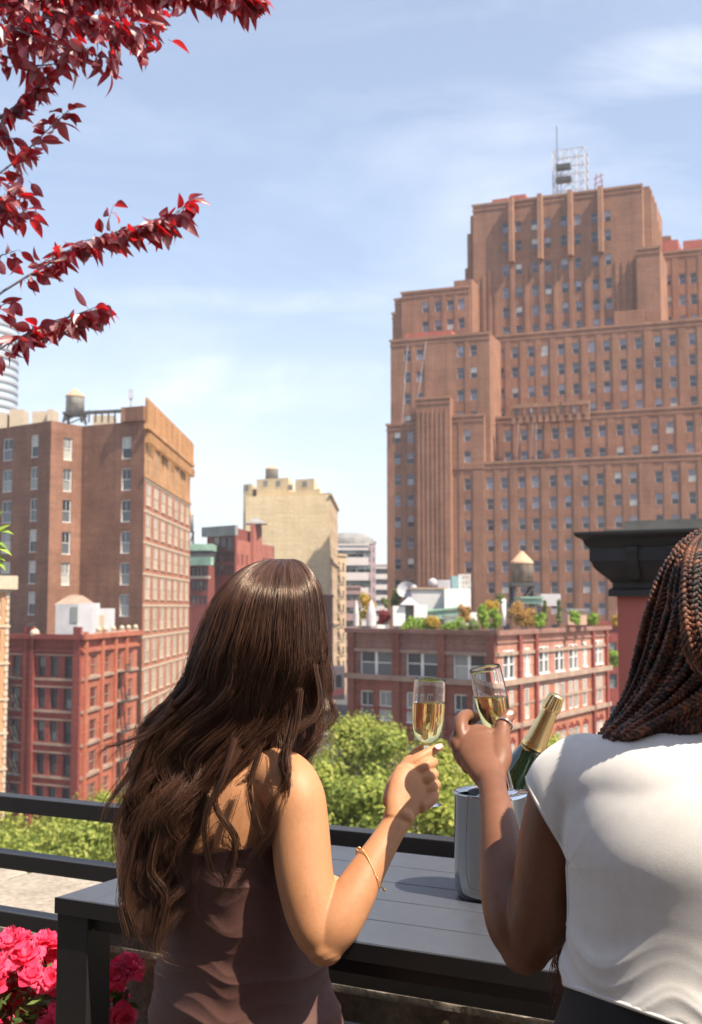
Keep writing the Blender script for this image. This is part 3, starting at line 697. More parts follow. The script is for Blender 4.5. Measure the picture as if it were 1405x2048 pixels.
# ---- red gabled block in front of it
D = 240
gA, gB = Vector(xy(413, D)), Vector(xy(470, D - 6))
gb = empty('gabled_building', (gB.x, gB.y, GZ), 'red brick block with grey cornice and arched top windows right of the loft building', 'building')
fg = Face(gA, gB); mb = MB(); zt = fg.z_of(440, 1057)
ops = [(fg.s_of(x), fg.z_of(x, 1087), 2.0, 2.6) for x in (431, 444, 457)] + [(fg.s_of(x), fg.z_of(x, 1113), 1.0, 2.2) for x in (428, 435, 442, 449, 456, 463)] + [(fg.s_of(x), fg.z_of(x, 1140), 1.0, 2.2) for x in (428, 435, 442, 449, 456, 463)]
fg.wall(mb, GZ, zt, ops, .3, 0); prism(mb, [gA, gB, gB + Vector((2, 14)), gA + Vector((0, 16))], GZ, zt, 0, 1, skip=(0,))
fg.band(mb, zt - .6, 2.0, .8, 1)
g2 = Face(gB + Vector((0, .5)), Vector(xy(548, 262))); z2 = g2.z_of(500, 1084)
o2 = [(g2.L * (i + .5) / 9, z2 - 4 - 4 * j, 1.3, 2.2) for i in range(9) for j in range(5)]
g2.wall(mb, GZ, z2, o2, .3, 2); prism(mb, [g2.A, g2.B, g2.B + Vector((-4, 10)), g2.A + Vector((0, 24))], GZ, z2 - .1, 2, 1, skip=(0,))
s_ = g2.s_of(508); g2.pier(mb, s_, 6, GZ, g2.z_of(515, 1050), .8, 2); c = g2.pt(s_, g2.z_of(515, 1050), .4); mb.lathe([(3.2, 0), (.1, 1.6)], c, n=4, m=1, smooth=False)
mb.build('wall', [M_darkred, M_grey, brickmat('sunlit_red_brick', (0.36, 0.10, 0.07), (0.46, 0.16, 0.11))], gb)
put_windows(gb, fg, ops, 'tower', M_darkred, M_pane_dark, .3); put_windows(gb, g2, o2, 'tower', M_darkred, M_pane_red, .3)

# ---- low copper-roofed houses
cbld = empty('copper_roofed_house', (*xy(396, 228), GZ), 'dark row house with green copper roofs beside the loft building', 'building')
mb = MB(); fc = Face(xy(370, 228), xy(416, 226))
zc1 = fc.z_of(395, 1130); ops = [(fc.s_of(x), fc.z_of(x, y), .9, 1.8) for x in (385, 393, 401, 409) for y in (1144, 1172, 1200)]
fc.wall(mb, GZ, zc1, ops, .3, 0); prism(mb, [fc.A, fc.B, fc.B + Vector((0, 12)), fc.A + Vector((0, 12))], GZ, zc1, 0, 1, skip=(0,))
fc.band(mb, fc.z_of(395, 1123), 1.6, 1.2, 2); mb.box(((fc.A + fc.B) / 2).to_3d() + Vector((0, 7, fc.z_of(395, 1107))), (fc.L, 8, 3.0), None, 1)
mb.box(((fc.A + fc.B) / 2).to_3d() + Vector((0, 7, fc.z_of(395, 1093))), (fc.L + .4, 8.6, 1.3), None, 2); fc.band(mb, fc.z_of(395, 1155), .5, .5, 3)
mb.build('wall', [M_darkred, M_darkmetal, M_copper, M_offwhite], cbld); put_windows(cbld, fc, ops, 'tower', M_darkred, M_pane_dark, .3)
water_tank(381, 1062, 1022, 300, 13, 'small pale water tank peeping out beside the loft building edge', 6, M_palemetal, 1030)

# ---- beyond: a street of far blocks
def far_block(px0, px1, ytop, d, mat, label, cols=4, rows=8, roofm=None, depth=20, pitch=4.0, name='far_building', win=(1.8, 1.9), d2=None):
    A, B = Vector(xy(px0, d)), Vector(xy(px1, d2 or d)); f = Face(A, B); zt = f.z_of((px0 + px1) / 2, ytop)
    root = empty(name, (A.x, A.y, GZ), label, 'building', 'blocks far down the street'); mb = MB()
    ops = [(f.L * (i + .5) / cols, zt - 3.5 - pitch * j, *win) for i in range(cols) for j in range(rows) if zt - 3.5 - pitch * j > GZ + 3]
    f.wall(mb, GZ, zt, ops, .3, 0); prism(mb, [A, B, B + Vector((0, depth)), A + Vector((0, depth))], GZ, zt - .2, 0, 1, skip=(0,)); f.band(mb, zt - .2, .6, .4, 0)
    mb.build('wall', [mat, roofm or M_grey], root); put_windows(root, f, ops, 'tower', M_grey, M_pane_dark, .3); return root, zt
M_wgrid = stone('white_concrete', (0.50, 0.44, 0.41), (0.60, 0.54, 0.50), 0.05); M_purple = stone('mauve_brick', (0.24, 0.17, 0.18), (0.30, 0.22, 0.23), 0.05)
r_, z_ = far_block(677, 737, 1088, 420, M_wgrid, 'white gridded office block right of the cream building', 4, 12, pitch=5.4, win=(4.6, 2.6))
b = MB(); c = P(697, 1088, 430); b.lathe([(9.5, 0), (9.5, 2), (6, 4), (0, 4.6)], c + Vector((0, 5, 0)), n=20); b.build('roof_drum', M_grey, r_)
far_block(736, 752, 1082, 460, M_purple, 'narrow mauve brick slab right of the white gridded block', 2, 14, d2=470)
far_block(751, 777, 1128, 560, M_wgrid, 'farthest pale block touching the big tower edge', 4, 12, pitch=5, win=(4, 2.6))
r_, z_ = far_block(664, 692, 1108, 330, M_tan, 'tan walk-up block with dark fire escape by the street', 3, 12, d2=340, win=(1.4, 2.2))
b = MB(); f = Face(xy(668, 329), xy(690, 337))
for j in range(11):
    z = z_ - 5 - 4 * j
    b.box(f.pt(f.L * .35, z, .5), (6, 1.2, .2), (f.d.to_3d(), f.n.to_3d(), ZUP)); b.bar(f.pt(f.L * .2, z, .7), f.pt(f.L * .5, z - 4, .7), .2)
    for k in range(5): b.bar(f.pt(f.L * (.1 + .12 * k), z, 1.1), f.pt(f.L * (.1 + .12 * k), z + 1, 1.1), .08)
b.build('fire_escape', M_darkmetal, r_)
far_block(690, 722, 1172, 360, M_purple, 'low mauve building with green roof edge far down the street', 3, 6, M_copper)
far_block(636, 664, 1190, 262, M_darkred, 'dark red brick house below the cream building', 3, 8, d2=272, win=(1.2, 2.0))
far_block(1190, 1300, 1243, 150, M_darkred, 'dark red block between the warehouse and the corniced pier', 5, 6, M_grey, win=(1.2, 1.8))
# the rest of the city as one low far-off mass
rng = random.Random(31); b = MB()
for i in range(420):
    a = rng.uniform(-1.25, 1.25); dd = rng.uniform(430, 900); x, y = math.sin(a) * dd, math.cos(a) * dd
    if abs(x) > 530 or y < 120 or y > 900: continue
    if -.12 < a < .05: h = rng.uniform(14, 24)
    elif -.32 < a < .33: h = rng.uniform(14, 27)
    else: h = rng.uniform(14, 62)
    b.box((x, y, GZ + h / 2), (rng.uniform(14, 34), rng.uniform(14, 30), h), None, rng.randrange(4))
tag(b.build('distant_city', [M_brownbrick, M_tan, M_wgrid, M_grey]), 'low far-off city blocks fading along the horizon', 'city', kind='stuff')
# a shop awning and hanging sign at street level
sh = empty('street_shop', (*xy(672, 262), GZ), 'sunlit pale shopfront with red awning at the street corner', 'shop')
b = MB(); boxpx(b, 652, 690, 1400, 1335, 262, 8); b.build('shopfront', M_wgrid, sh)
b = MB(); q = P(655, 1382, 261); b.face([q, P(688, 1376, 261), P(688, 1388, 258), P(655, 1394, 258)]); b.face([P(688, 1376, 261), P(688, 1388, 258), P(688, 1388.5, 261)]); b.build('awning', stone('red_canvas', (0.55, 0.12, 0.10), (0.65, 0.18, 0.15), 0.3), sh)
b = MB(); boxpx(b, 672, 684, 1375, 1350, 261.9, .3); b.build('window', M_pane_dark, sh)

# ---- the park trees
def leaf_material(name, c1, c2, c3, trans=0.35):
    m, t, b = newmat(name)
    ge = t.nodes.new('ShaderNodeNewGeometry'); tcn = t.nodes.new('ShaderNodeTexCoord')
    col = ramp(t, ge.outputs['Random Per Island'], [(0, c1), (0.5, c2), (1, c3)])
    t.links.new(col, b.inputs['Base Color']); b.inputs['Roughness'].default_value = .55; b.inputs['Specular IOR Level'].default_value = .3
    tr = t.nodes.new('ShaderNodeBsdfTranslucent'); t.links.new(col, tr.inputs['Color'])
    mx = N(t, 'ShaderNodeMixShader', Fac=trans); out = [n for n in t.nodes if n.type == 'OUTPUT_MATERIAL'][0]
    t.links.new(b.outputs[0], mx.inputs[1]); t.links.new(tr.outputs[0], mx.inputs[2]); t.links.new(mx.outputs[0], out.inputs[0]); return m
M_leaf = leaf_material('spring_leaves', (0.15, 0.19, 0.03), (0.30, 0.34, 0.055), (0.46, 0.46, 0.11), .42)
M_leaf2 = leaf_material('deeper_spring_leaves', (0.13, 0.18, 0.03), (0.26, 0.31, 0.055), (0.42, 0.44, 0.10), .42)
M_bark = stone('bark', (0.07, 0.05, 0.035), (0.15, 0.11, 0.08), 2.0, 0.9, bump=.5)
def leaves(mb, c, r, n, size, rng, shell=.55, squash=.8):
    n_done = 0
    c = Vector(c)
    for _ in range(n):
        v = Vector((rng.gauss(0, 1), rng.gauss(0, 1), rng.gauss(0, 1))).normalized()
        k = (shell + (1 - shell) * rng.random()); p = c + Vector((v.x * r, v.y * r, v.z * r * squash)) * k
        a = (v + Vector((rng.uniform(-.8, .8), rng.uniform(-.8, .8), rng.uniform(-.3, 1)))).normalized(); x = a.orthogonal().normalized()
        x = Quaternion(a, rng.uniform(0, 6.28)) @ x; y = a.cross(x); s = size * rng.uniform(.6, 1.3)
        mb.face([p - x * s, p - y * s * .55 + a * s * .15, p + x * s, p + y * s * .55 + a * s * .15], 0)
def crown_tree(name, x, y, top, radius, label, seed, mat=None, n=15500, size=.135, group='trees in the square'):
    rng = random.Random(seed); root = empty(name, (x, y, GZ), label, 'tree', group)
    H = top - GZ; tr = MB(); cz = GZ + H * .35
    tr.tube([(x, y, GZ), (x + .1, y, GZ + H * .2), (x, y + .1, cz)], [.38, .28, .22], 10)
    tr.build('trunk', M_bark, root)
    blobs = []
    lim = MB()
    for i in range(62):
        a = rng.uniform(0, 6.283); h = rng.uniform(0, 1) ** .8; rr = radius * math.sqrt(max(0, 1 - (h * 1.0 - .35) ** 2 / .5)) * rng.uniform(.35, .95) if h < .97 else radius * .2
        br = radius * rng.uniform(.13, .27)
        c = Vector((x + rr * math.cos(a), y + rr * math.sin(a), GZ + H * .34 + (H * .66 - br * .85) * h)); blobs.append((c, br))
        p0 = Vector((x, y, GZ + H * (.22 + .3 * h * rng.random()))); mid_ = (p0 + c) / 2 + Vector((0, 0, -.5)); lim.tube([p0, mid_, c], [.12, .08, .03], 5)
    lim.build('limb', M_bark, root)
    lf = MB(); tot = sum(b * b for _, b in blobs)
    for c, br in blobs: leaves(lf, c, br, int(n * .85 * br * br / tot), size, rng, .25); leaves(lf, c, br * 1.5, int(n * .15 * br * br / tot), size * .9, rng, .6)
    lf.build('crown', mat or (M_leaf if seed % 3 else M_leaf2), root)
for i, (px, py, d, r, lab) in enumerate((
        (700, 1420, 62, 4.6, 'broad spring green tree beside the long-haired woman, lower centre'),
        (800, 1440, 55, 3.6, 'bright green tree just behind the left champagne flute'),
        (905, 1478, 50, 3.4, 'leafy green tree behind the wine cooler and the right hand'),
        (640, 1500, 44, 3.8, 'nearest green tree low between the woman and the handrail'),
        (835, 1545, 40, 3.6, 'low green tree crown just above the table rail'),
        (235, 1570, 70, 5.0, 'green tree before the red corner building, half behind flying hair'),
        (50, 1588, 58, 5.6, 'wide green tree seen between the left handrails'),
        (150, 1600, 54, 5.4, 'green tree seen between the handrails beside the flying hair'),
        (752, 1436, 66, 4.6, 'airy green tree in front of the warehouse left windows'),
        (862, 1496, 47, 3.8, 'small green tree between the two raised hands'),
        (690, 1530, 41, 3.8, 'low dense green tree right beside the tanned shoulder'),
        (905, 1560, 39, 3.6, 'low green tree touching the steel cooler'),
        (1130, 1460, 60, 4.0, 'green tree mostly behind the bottle and white top'),
        (-30, 1620, 50, 5.2, 'green tree cut by the left edge under the handrail'))):
    q = P(px, py, d); crown_tree('street_tree', q.x, q.y, q.z, r, lab, 11 + i)

# ---- roof garden on the warehouse
def shrub(name, px, py_base, py_top, d, wpx, mat, label, seed, cat='shrub', squash=None):
    wpx = wpx * (1.35 if squash is None else 1.2)
    rng = random.Random(seed); a = P(px, py_base, d); b = P(px, py_top, d); H = b.z - a.z; r = wpx / 2 * d / F
    root = empty(name, a, label, cat, 'plants of the roof garden')
    lf = MB()
    for i in range(9):
        t = i / 8; rr = r * (.75 if squash is None else 1 - t * .8)
        leaves(lf, a + Vector((rng.uniform(-1, 1) * r * .45 * (1 if squash is None else .1), rng.uniform(-1, 1) * r * .4, H * (.15 + .68 * t))), max(.15, rr * .62), 170, .095, rng, .2, 1.0)
    lf.build('foliage', mat, root); s = MB(); s.tube([a, a + Vector((0, 0, H * .6))], [.06, .03], 5); s.build('stem', M_bark, root)
M_lime = leaf_material('lime_leaves', (0.15, 0.27, 0.02), (0.26, 0.40, 0.05), (0.36, 0.46, 0.10))
M_gold = leaf_material('golden_leaves', (0.42, 0.24, 0.03), (0.55, 0.36, 0.05), (0.45, 0.38, 0.08))
M_ochre = leaf_material('ochre_leaves', (0.40, 0.20, 0.05), (0.50, 0.28, 0.08), (0.42, 0.34, 0.12))
M_olive = leaf_material('olive_leaves', (0.10, 0.14, 0.04), (0.18, 0.22, 0.07), (0.26, 0.28, 0.11))
M_maroon = leaf_material('maroon_leaves', (0.20, 0.02, 0.03), (0.32, 0.04, 0.05), (0.25, 0.05, 0.05))
for i, (px, yb, yt, d, w, m, lab) in enumerate((
        (735, 1240, 1183, 98, 36, M_gold, 'golden shrub standing tallest at the left end of the roof garden'),
        (717, 1254, 1215, 97, 20, M_olive, 'grey green shrub at the left corner of the roof garden'),
        (768, 1246, 1222, 97, 26, M_maroon, 'dark maroon shrub beside the folded parasol'),
        (770, 1215, 1196, 100, 14, M_olive, 'thin olive shrub behind the maroon one'),
        (795, 1215, 1176, 104, 26, M_olive, 'olive shrub against the tower base left of the white bulkhead'),
        (818, 1268, 1236, 93, 34, M_lime, 'lime green shrub hanging over the roof edge above the second window'),
        (852, 1262, 1240, 92.5, 40, M_lime, 'lime trailing shrub right of the first hanging one'),
        (870, 1250, 1238, 92, 36, M_gold, 'low golden hedge plant between the lime shrubs'),
        (905, 1272, 1240, 89, 46, M_lime, 'green creeper spilling over the roof edge above the third window'),
        (938, 1268, 1244, 88, 40, M_olive, 'olive creeper on the roof edge near the brick corner'),
        (930, 1245, 1210, 92, 26, M_ochre, 'ochre shrub before the white garden wall'),
        (966, 1258, 1206, 90, 26, M_lime, 'yellow green upright shrub near the brick corner'),
        (990, 1258, 1216, 91, 26, M_lime, 'yellow green bush right of the upright one'),
        (985, 1228, 1203, 95, 30, M_gold, 'golden shrub left of the white garden post'),
        (1002, 1205, 1190, 99, 22, M_olive, 'olive bush before the tank stand'),
        (1035, 1252, 1203, 93, 38, M_ochre, 'big orange ochre bush right of the white post'),
        (1062, 1252, 1218, 93, 34, M_ochre, 'ochre bush right of the biggest orange one'),
        (1080, 1252, 1228, 92, 24, M_lime, 'small lime bush in the ochre row'),
        (1152, 1248, 1222, 97, 24, M_lime, 'light green bush at the right end of the roof garden'),
        (1186, 1248, 1228, 101, 22, M_lime, 'last light green bush on the warehouse roof'),
        (1232, 1250, 1232, 120, 20, M_gold, 'yellow bush between warehouse and corniced pier'),
        (1228, 1335, 1300, 115, 30, M_lime, 'green bush on the lower roof beside the pier'))):
    shrub('shrub', px, yb, yt, d, w, m, lab, 100 + i)
shrub('cypress', 1119, 1250, 1192, 96, 14, M_olive, 'narrow pointed cypress right of the ochre bushes', 140, 'tree', 1)
shrub('cypress', 1091, 1246, 1195, 97, 12, M_olive, 'thin dark cypress left of the pointed one', 141, 'tree', 1)
def hut(px0, px1, yb, yt, d, dep, mat, label, roof=None, name='roof_hut', cat='roof structure', slope=0):
    a = P(px0, yb, d); c = P(px1, yt, d); root = empty(name, a, label, cat, 'structures of the roof garden'); b = MB()
    b.box(((a.x + c.x) / 2, d + dep / 2, (a.z + c.z) / 2), (c.x - a.x, dep, c.z - a.z)); b.build('wall', mat, root)
    if roof:
        b = MB(); b.box(((a.x + c.x) / 2, d + dep / 2, c.z + .12), (c.x - a.x + .3, dep + .3, .16), (Vector((1, 0, slope)).normalized(), Vector((0, 1, 0)), Vector((-slope, 0, 1)).normalized())); b.build('roof_slab', roof, root)
    return root
M_lilac = stone('grey_render', (0.42, 0.39, 0.40), (0.50, 0.47, 0.47), 0.5)
hut(824, 893, 1250, 1180, 100, 6, M_lilac, 'large grey rendered stair hut with brown roof in the roof garden', M_belt)
hut(890, 942, 1220, 1178, 99, 5, M_white, 'white sunlit upper hut right of the grey stair hut')
hut(787, 811, 1252, 1212, 95.5, 2, M_white, 'white planter wall left of the small gabled kiosk')
hut(829, 855, 1236, 1210, 95, 2, M_white, 'white square screen in front of the grey hut')
hut(755, 780, 1257, 1250, 96, 2, M_white, 'low white bench wall by the maroon shrub')
hut(893, 918, 1248, 1236, 92, 2, M_white, 'white sloping skylight block behind the creeper', M_grey)
hut(926, 955, 1252, 1225, 93, 2, M_white, 'white garden wall behind the yellow green shrub')
hut(972, 990, 1222, 1214, 96, 2, M_white, 'small white ledge left of the post')
hut(1137, 1174, 1250, 1223, 99, 3, stone('salmon_render', (0.50, 0.30, 0.22), (0.60, 0.38, 0.29), .6), 'salmon coloured low hut at the right of the roof', M_grey)
hut(1083, 1122, 1212, 1188, 104, 2, M_lilac, 'grey corrugated screen right of the water tank')
hut(1045, 1085, 1207, 1198, 101, 4, M_copper, 'flat green roofed shed under the water tank', M_copper)
hut(850, 925, 1238, 1222, 96, 4, M_copper, 'pale green sloping canopy before the grey hut', M_copper, slope=.1)
root = empty('garden_post', P(1008, 1252, 91), 'white round post standing in the roof garden', 'post'); b = MB(); b.tube([P(1008, 1252, 91), P(1008, 1203, 91)], .16, 8); b.ball(P(1008, 1203, 91), .2, 5); b.build('post', M_white, root)
root = empty('kiosk', P(820, 1235, 96), 'small grey gabled kiosk between the white walls', 'roof structure'); b = MB(); b.lathe([(1.1, 0), (.1, .65)], P(819, 1210, 96), n=4, smooth=False); b.build('roof', M_bulk, root); b = MB(); boxpx(b, 811, 829, 1245, 1211, 96, 1.2); b.build('wall', M_grey, root)
for px, lab in ((713, 'folded pale parasol, left one on the warehouse roof'), (743, 'folded pale parasol, larger right one on the warehouse roof')):
    root = empty('folded_parasol', P(px, 1254, 95.5), lab, 'parasol'); b = MB(); w = .25 if px < 730 else .42
    b.lathe([(w, 0), (w * .95, .9), (w * .55, 1.7), (.03, 2.1)], P(px, 1252, 95.5), n=10); b.build('canopy', stone('pale_canvas', (0.42, 0.37, 0.36), (0.55, 0.5, 0.48), 1.5), root); b = MB(); b.tube([P(px, 1256, 95.5), P(px, 1248, 95.5)], .05, 6); b.build('pole', M_white, root)
root = empty('cooling_unit', P(910, 1180, 102), 'rooftop cooling unit with round white tank and railings', 'machine'); b = MB()
b.ball(P(866, 1166, 102), .42, 8); boxpx(b, 876, 902, 1180, 1160, 102, 2); b.build('tank', M_bulk, root)
b = MB(); boxpx(b, 904, 924, 1180, 1152, 102, 2); b.build('vent_box', stone('teal_steel', (0.10, 0.2, 0.22), (0.3, 0.4, 0.4), 1), root)
b = MB()
for k in range(5): b.bar(P(920 + 5 * k, 1180, 101), P(920 + 5 * k, 1150, 101), .08)
for y in (1150, 1160, 1170): b.bar(P(918, y, 101), P(942, y, 101), .08)
b.build('railing', M_white, root)
root = empty('satellite_dish', P(815, 1190, 103), 'white satellite dishes and vents left of the grey stair hut', 'dish'); b = MB(); b.lathe([(.1, .2), (.5, .1), (.8, -.15)], P(813, 1180, 103), Vector((.3, 1, -.5)), n=14); b.ball(P(828, 1176, 103), .3, 6); b.build('dish', M_bulk, root); b = MB(); b.bar(P(813, 1190, 103.3), P(813, 1178, 103.3), .1); b.build('pole', M_darkmetal, root)
water_tank(1045, 1165, 1103, 112, 44, 'brown wooden water tank with orange cone on black steel stand', 3.4, M_wood, 1124)

# ---- brick pier with black cornice, right (turned like the terrace)
TBU = Vector((0.883, -0.469, 0)); TBN = Vector((0.469, 0.883, 0))
pq = P(1237, 1300, 9); pr = empty('corniced_pier', (pq.x, pq.y, GZ), 'red painted pier with heavy black bracketed cornice at right', 'pier')
M_redpaint = stone('red_masonry_paint', (0.42, 0.105, 0.075), (0.50, 0.14, 0.10), 1.2, .7, bump=.25, bscale=25, streak=.10)
M_blackiron = stone('black_cornice_paint', (0.020, 0.018, 0.017), (0.040, 0.036, 0.032), 3, .45, bump=.2, bscale=20)
zc0 = P(1237, 1188, 9).z; zc1 = P(1237, 1066, 9).z; AX = (TBU, TBN, ZUP)
def pw(a, b, z): q = Vector((pq.x, pq.y, 0)) + TBU * a + TBN * b; return Vector((q.x, q.y, z))
b = MB(); b.box(pw(2, 3, (zc0 + GZ) / 2 + .1), (4, 6, zc0 - GZ + .2), AX); b.build('pier_wall', M_redpaint, pr)
prof = [(0.0, -.02), (.08, -.02), (.08, .03), (.04, .05), (.04, .09)]
for i in range(9): a = i / 8; prof.append((.05 + .17 * math.sin(a * math.pi / 2) ** 1.4, .09 + .16 * a))
prof += [(.24, .26), (.24, .36), (.27, .38), (.30, .43), (.36, .455), (.375, .47), (.375, .49), (0.0, .49)]
H_ = zc1 - zc0; prof = [(o_ * .68, h / .49 * H_) for o_, h in prof]
b = MB(); rows = []
for o_, h in prof: rows.append([pw(-o_, 6, zc0 + h), pw(-o_, -o_, zc0 + h), pw(4 + o_, -o_, zc0 + h)])
b.grid(rows, 0, False, False); b.build('cornice', M_blackiron, pr, True)
for i in range(9):
    b = MB(); a0 = .13 + i * .30; w = .075
    pf = [(0.02, .09), (.12, .12), (.20, .22), (.245, .34), (.245, .37), (0, .37)]
    q = [[pw(a0 + k, -o_ * .68 - .03, zc0 + h / .49 * H_) for o_, h in pf] for k in (0, w)]
    b.grid(q, 0, True, False); b.face(q[0]); b.face(q[1][::-1]); b.build('bracket', M_blackiron, pr, True)
b = MB(); b.box(pw(2.1, 2.9, zc1 + .01), (4.3, 6.1, .02), AX); b.bar(pw(.1, -.1, zc1 + .05), pw(4, -.1, zc1 + .05), .06); b.build('roof_flashing', stone('flashing', (0.13, 0.125, 0.11), (0.22, 0.21, 0.19), 3), pr)
# ------------------------------------------------------------------ the terrace, aligned with the bar table
def TT(a, n, z): q = TBU * a + TBN * n; return Vector((q.x, q.y, z))
TAX = (TBU, TBN, ZUP)
M_black = stone('charcoal_powder_coat', (0.013, 0.012, 0.012), (0.019, 0.0175, 0.017), 6, .42, bump=.05, bscale=300, fine=.15)
M_plank = stone('slate_grey_aluminium', (0.050, 0.054, 0.064), (0.066, 0.070, 0.082), 3, .40, bump=.06, bscale=250, fine=.12, stretch=(1, 1, 1))
M_stone = stone('weathered_limestone', (0.24, 0.20, 0.155), (0.38, 0.33, 0.27), 3.0, .9, bump=.6, bscale=40, fine=.3)
M_stoneface = stone('stained_stone_face', (0.26, 0.19, 0.12), (0.42, 0.33, 0.22), 2.5, .95, bump=.8, bscale=35, fine=.35, streak=.35)
M_paver = stone('terrace_pavers', (0.055, 0.050, 0.045), (0.095, 0.085, 0.078), 2.0, .85, bump=.3)
f_ = MB(); f_.box(TT(0, .7, -.15), (14, 5.4, .3), TAX); tag(f_.build('terrace_floor', M_paver), kind='structure')
root = empty('host_building', TT(0, 0, GZ), 'building beneath the terrace, out of sight below the parapet', 'building')
f_ = MB(); f_.box(TT(0, .3, (GZ - .3) / 2), (13.9, 5.9, -.3 - GZ), TAX); f_.build('wall', M_brownbrick, root)
root = empty('added_back_wall', TT(0, -1.9, 0), 'unseen brick wall with tall dark doors, added behind the viewer to darken reflections', 'building')  # unseen wall added to block sky light and darken reflections
f_ = MB(); fh = Face(TT(-7, -1.7, 0), TT(7, -1.7, 0)); fh = Face(TT(7, -1.7, 0), TT(-7, -1.7, 0)); dops = [(7 + k, 1.25, 1.8, 2.4) for k in (-4.5, -1.6, 1.6, 4.5)]
fh.wall(f_, 0.004, 4.6, dops, .15); f_.box(TT(0, -1.99, 2.3), (14, .2, 4.6), TAX); f_.build('wall', brickmat('unseen_wall_brick', (0.16, 0.075, 0.05), (0.24, 0.12, 0.08), .08, .1, 1.0), root); put_windows(root, fh, dops, 'double', M_black, M_pane_dark, .15)

def bevel_build(mb, name, mats, parent, w=.002):
    o = mb.build(name, mats, parent); m = o.modifiers.new('bevel', 'BEVEL'); m.width = w; m.segments = 2; m.limit_method = 'ANGLE'; return o
# bar table
TZ = 1.05; A0, A1, N0, N1 = -1.629, 0.55, 1.826, 2.526
tb = empty('bar_table', TT(A0, N0, 0), 'long charcoal metal bar table with slatted slate grey top', 'table')
pw_ = (N1 - N0) / 5
for i in range(5):
    b = MB(); b.box(TT((A0 + .08 + A1 - .08) / 2, N0 + pw_ * (i + .5), TZ - .014), (A1 - A0 - .16 - .002, pw_ - .003, .028), TAX); bevel_build(b, 'plank', M_plank, tb, .0015)
for a in (A0 + .04, A1 - .04):
    b = MB(); b.box(TT(a, (N0 + N1) / 2, TZ - .014), (.078, N1 - N0, .028), TAX); bevel_build(b, 'end_frame', M_plank, tb)
    for n in (N0 + .036, N1 - .036):
        b = MB(); b.box(TT(a, n, (TZ - .0285) / 2), (.078, .07, TZ - .0285), TAX); bevel_build(b, 'leg', M_black, tb)
    b = MB(); b.box(TT(a, (N0 + N1) / 2, TZ - .985 + .565), (.04, N1 - N0 - .145, .05), TAX); bevel_build(b, 'side_stretcher', M_plank, tb)
b = MB()
b.box(TT((A0 + A1) / 2, N0 + .025, TZ - .045), (A1 - A0 - .17, .02, .03), TAX); bevel_build(b, 'apron', M_black, tb)
b = MB(); b.box(TT((A0 + A1) / 2, N1 - .025, TZ - .055), (A1 - A0 - .17, .02, .05), TAX); bevel_build(b, 'apron', M_black, tb)
b = MB(); b.box(TT((A0 + A1) / 2, N1 - .036, TZ - .42), (A1 - A0 - .17, .05, .04), TAX); bevel_build(b, 'foot_rail', M_plank, tb)
# front edge band in the frame colour
b = MB(); b.box(TT((A0 + A1) / 2, N0 - .0035, TZ - .0155), (A1 - A0, .006, .031), TAX); bevel_build(b, 'edge_strip', M_black, tb, .001)

# handrail
hr = empty('handrail', TT(-4.5, 2.63, 0), 'charcoal three-bar metal handrail along the stone parapet', 'railing')
for z in (1.07, .907, .742):
    b = MB(); b.box(TT(-1.6, 2.632, z - .022), (6.6, .055, .044), TAX); bevel_build(b, 'rail', M_black, hr, .002)
for a in (-4.85, -3.3, -1.66, .0, 1.6):
    b = MB(); b.box(TT(a, 2.632, .50), (.05, .04, 1.0), TAX); bevel_build(b, 'post', M_black, hr)

# stone parapet: separate coping slabs on a stained wall
pp = empty('stone_parapet', TT(-4, 2.7, 0), 'weathered limestone parapet with broad coping slabs', 'wall')
PZ = .674; rng = random.Random(5)
edges = [-5.6, -4.2, -3.05, -1.95, -.7, .6, 2.0, 3.4]
for a0, a1 in zip(edges[:-1], edges[1:]):
    b = MB(); rows = []
    na, nn = 60, 24
    zt_ = lambda a, n: PZ + .006 * mnoise.noise(Vector((a * 6, n * 6, 1))) + .003 * mnoise.noise(Vector((a * 30, n * 30, 2)))
    for j in range(nn + 1):
        n = 2.70 + .57 * j / nn; r = []
        for i in range(na + 1):
            a = a0 + .006 + (a1 - a0 - .012) * i / na; z = zt_(a, n); nn_ = n
            e = min(j, 1) ; 
            if j == 0:
                chip = max(0, mnoise.noise(Vector((a * 9, 3, 7))) - .05); z -= .012 + .03 * chip; nn_ = n + .004 + .02 * chip
            if j == 1: nn_ = 2.712 + .01 * mnoise.noise(Vector((a * 14, 1, 1)))
            if i in (0, na): z -= .006
            r.append(TT(a, nn_, z))
        rows.append(r)
    b.grid(rows, 0, False, True)
    sk = [[q for q in rows[0]], [Vector((q.x, q.y, PZ - .03)) - TBN * .0 for q in rows[0]]]; b.grid(sk, 0, False, False)
    for side in (0, -1): b.grid([[r[side] for r in rows], [Vector((r[side].x, r[side].y, PZ - .07)) for r in rows]], 0, False, False)
    b.build('coping_slab', M_stone, pp, True)
b = MB(); rows = []
for j in range(16):
    z = PZ - .025 - (PZ - .025) * j / 15; rows.append([TT(-5.6 + 9 * i / 200, 2.708 + (.012 * mnoise.noise(Vector((i * .3, z * 12, 4))) if j else 0), z) for i in range(201)])
b.grid(rows, 0, False, True); b.box(TT(-1.1, 3.0, PZ / 2 - .05), (9, .5, PZ - .1), TAX); b.build('wall_face', M_stoneface, pp)

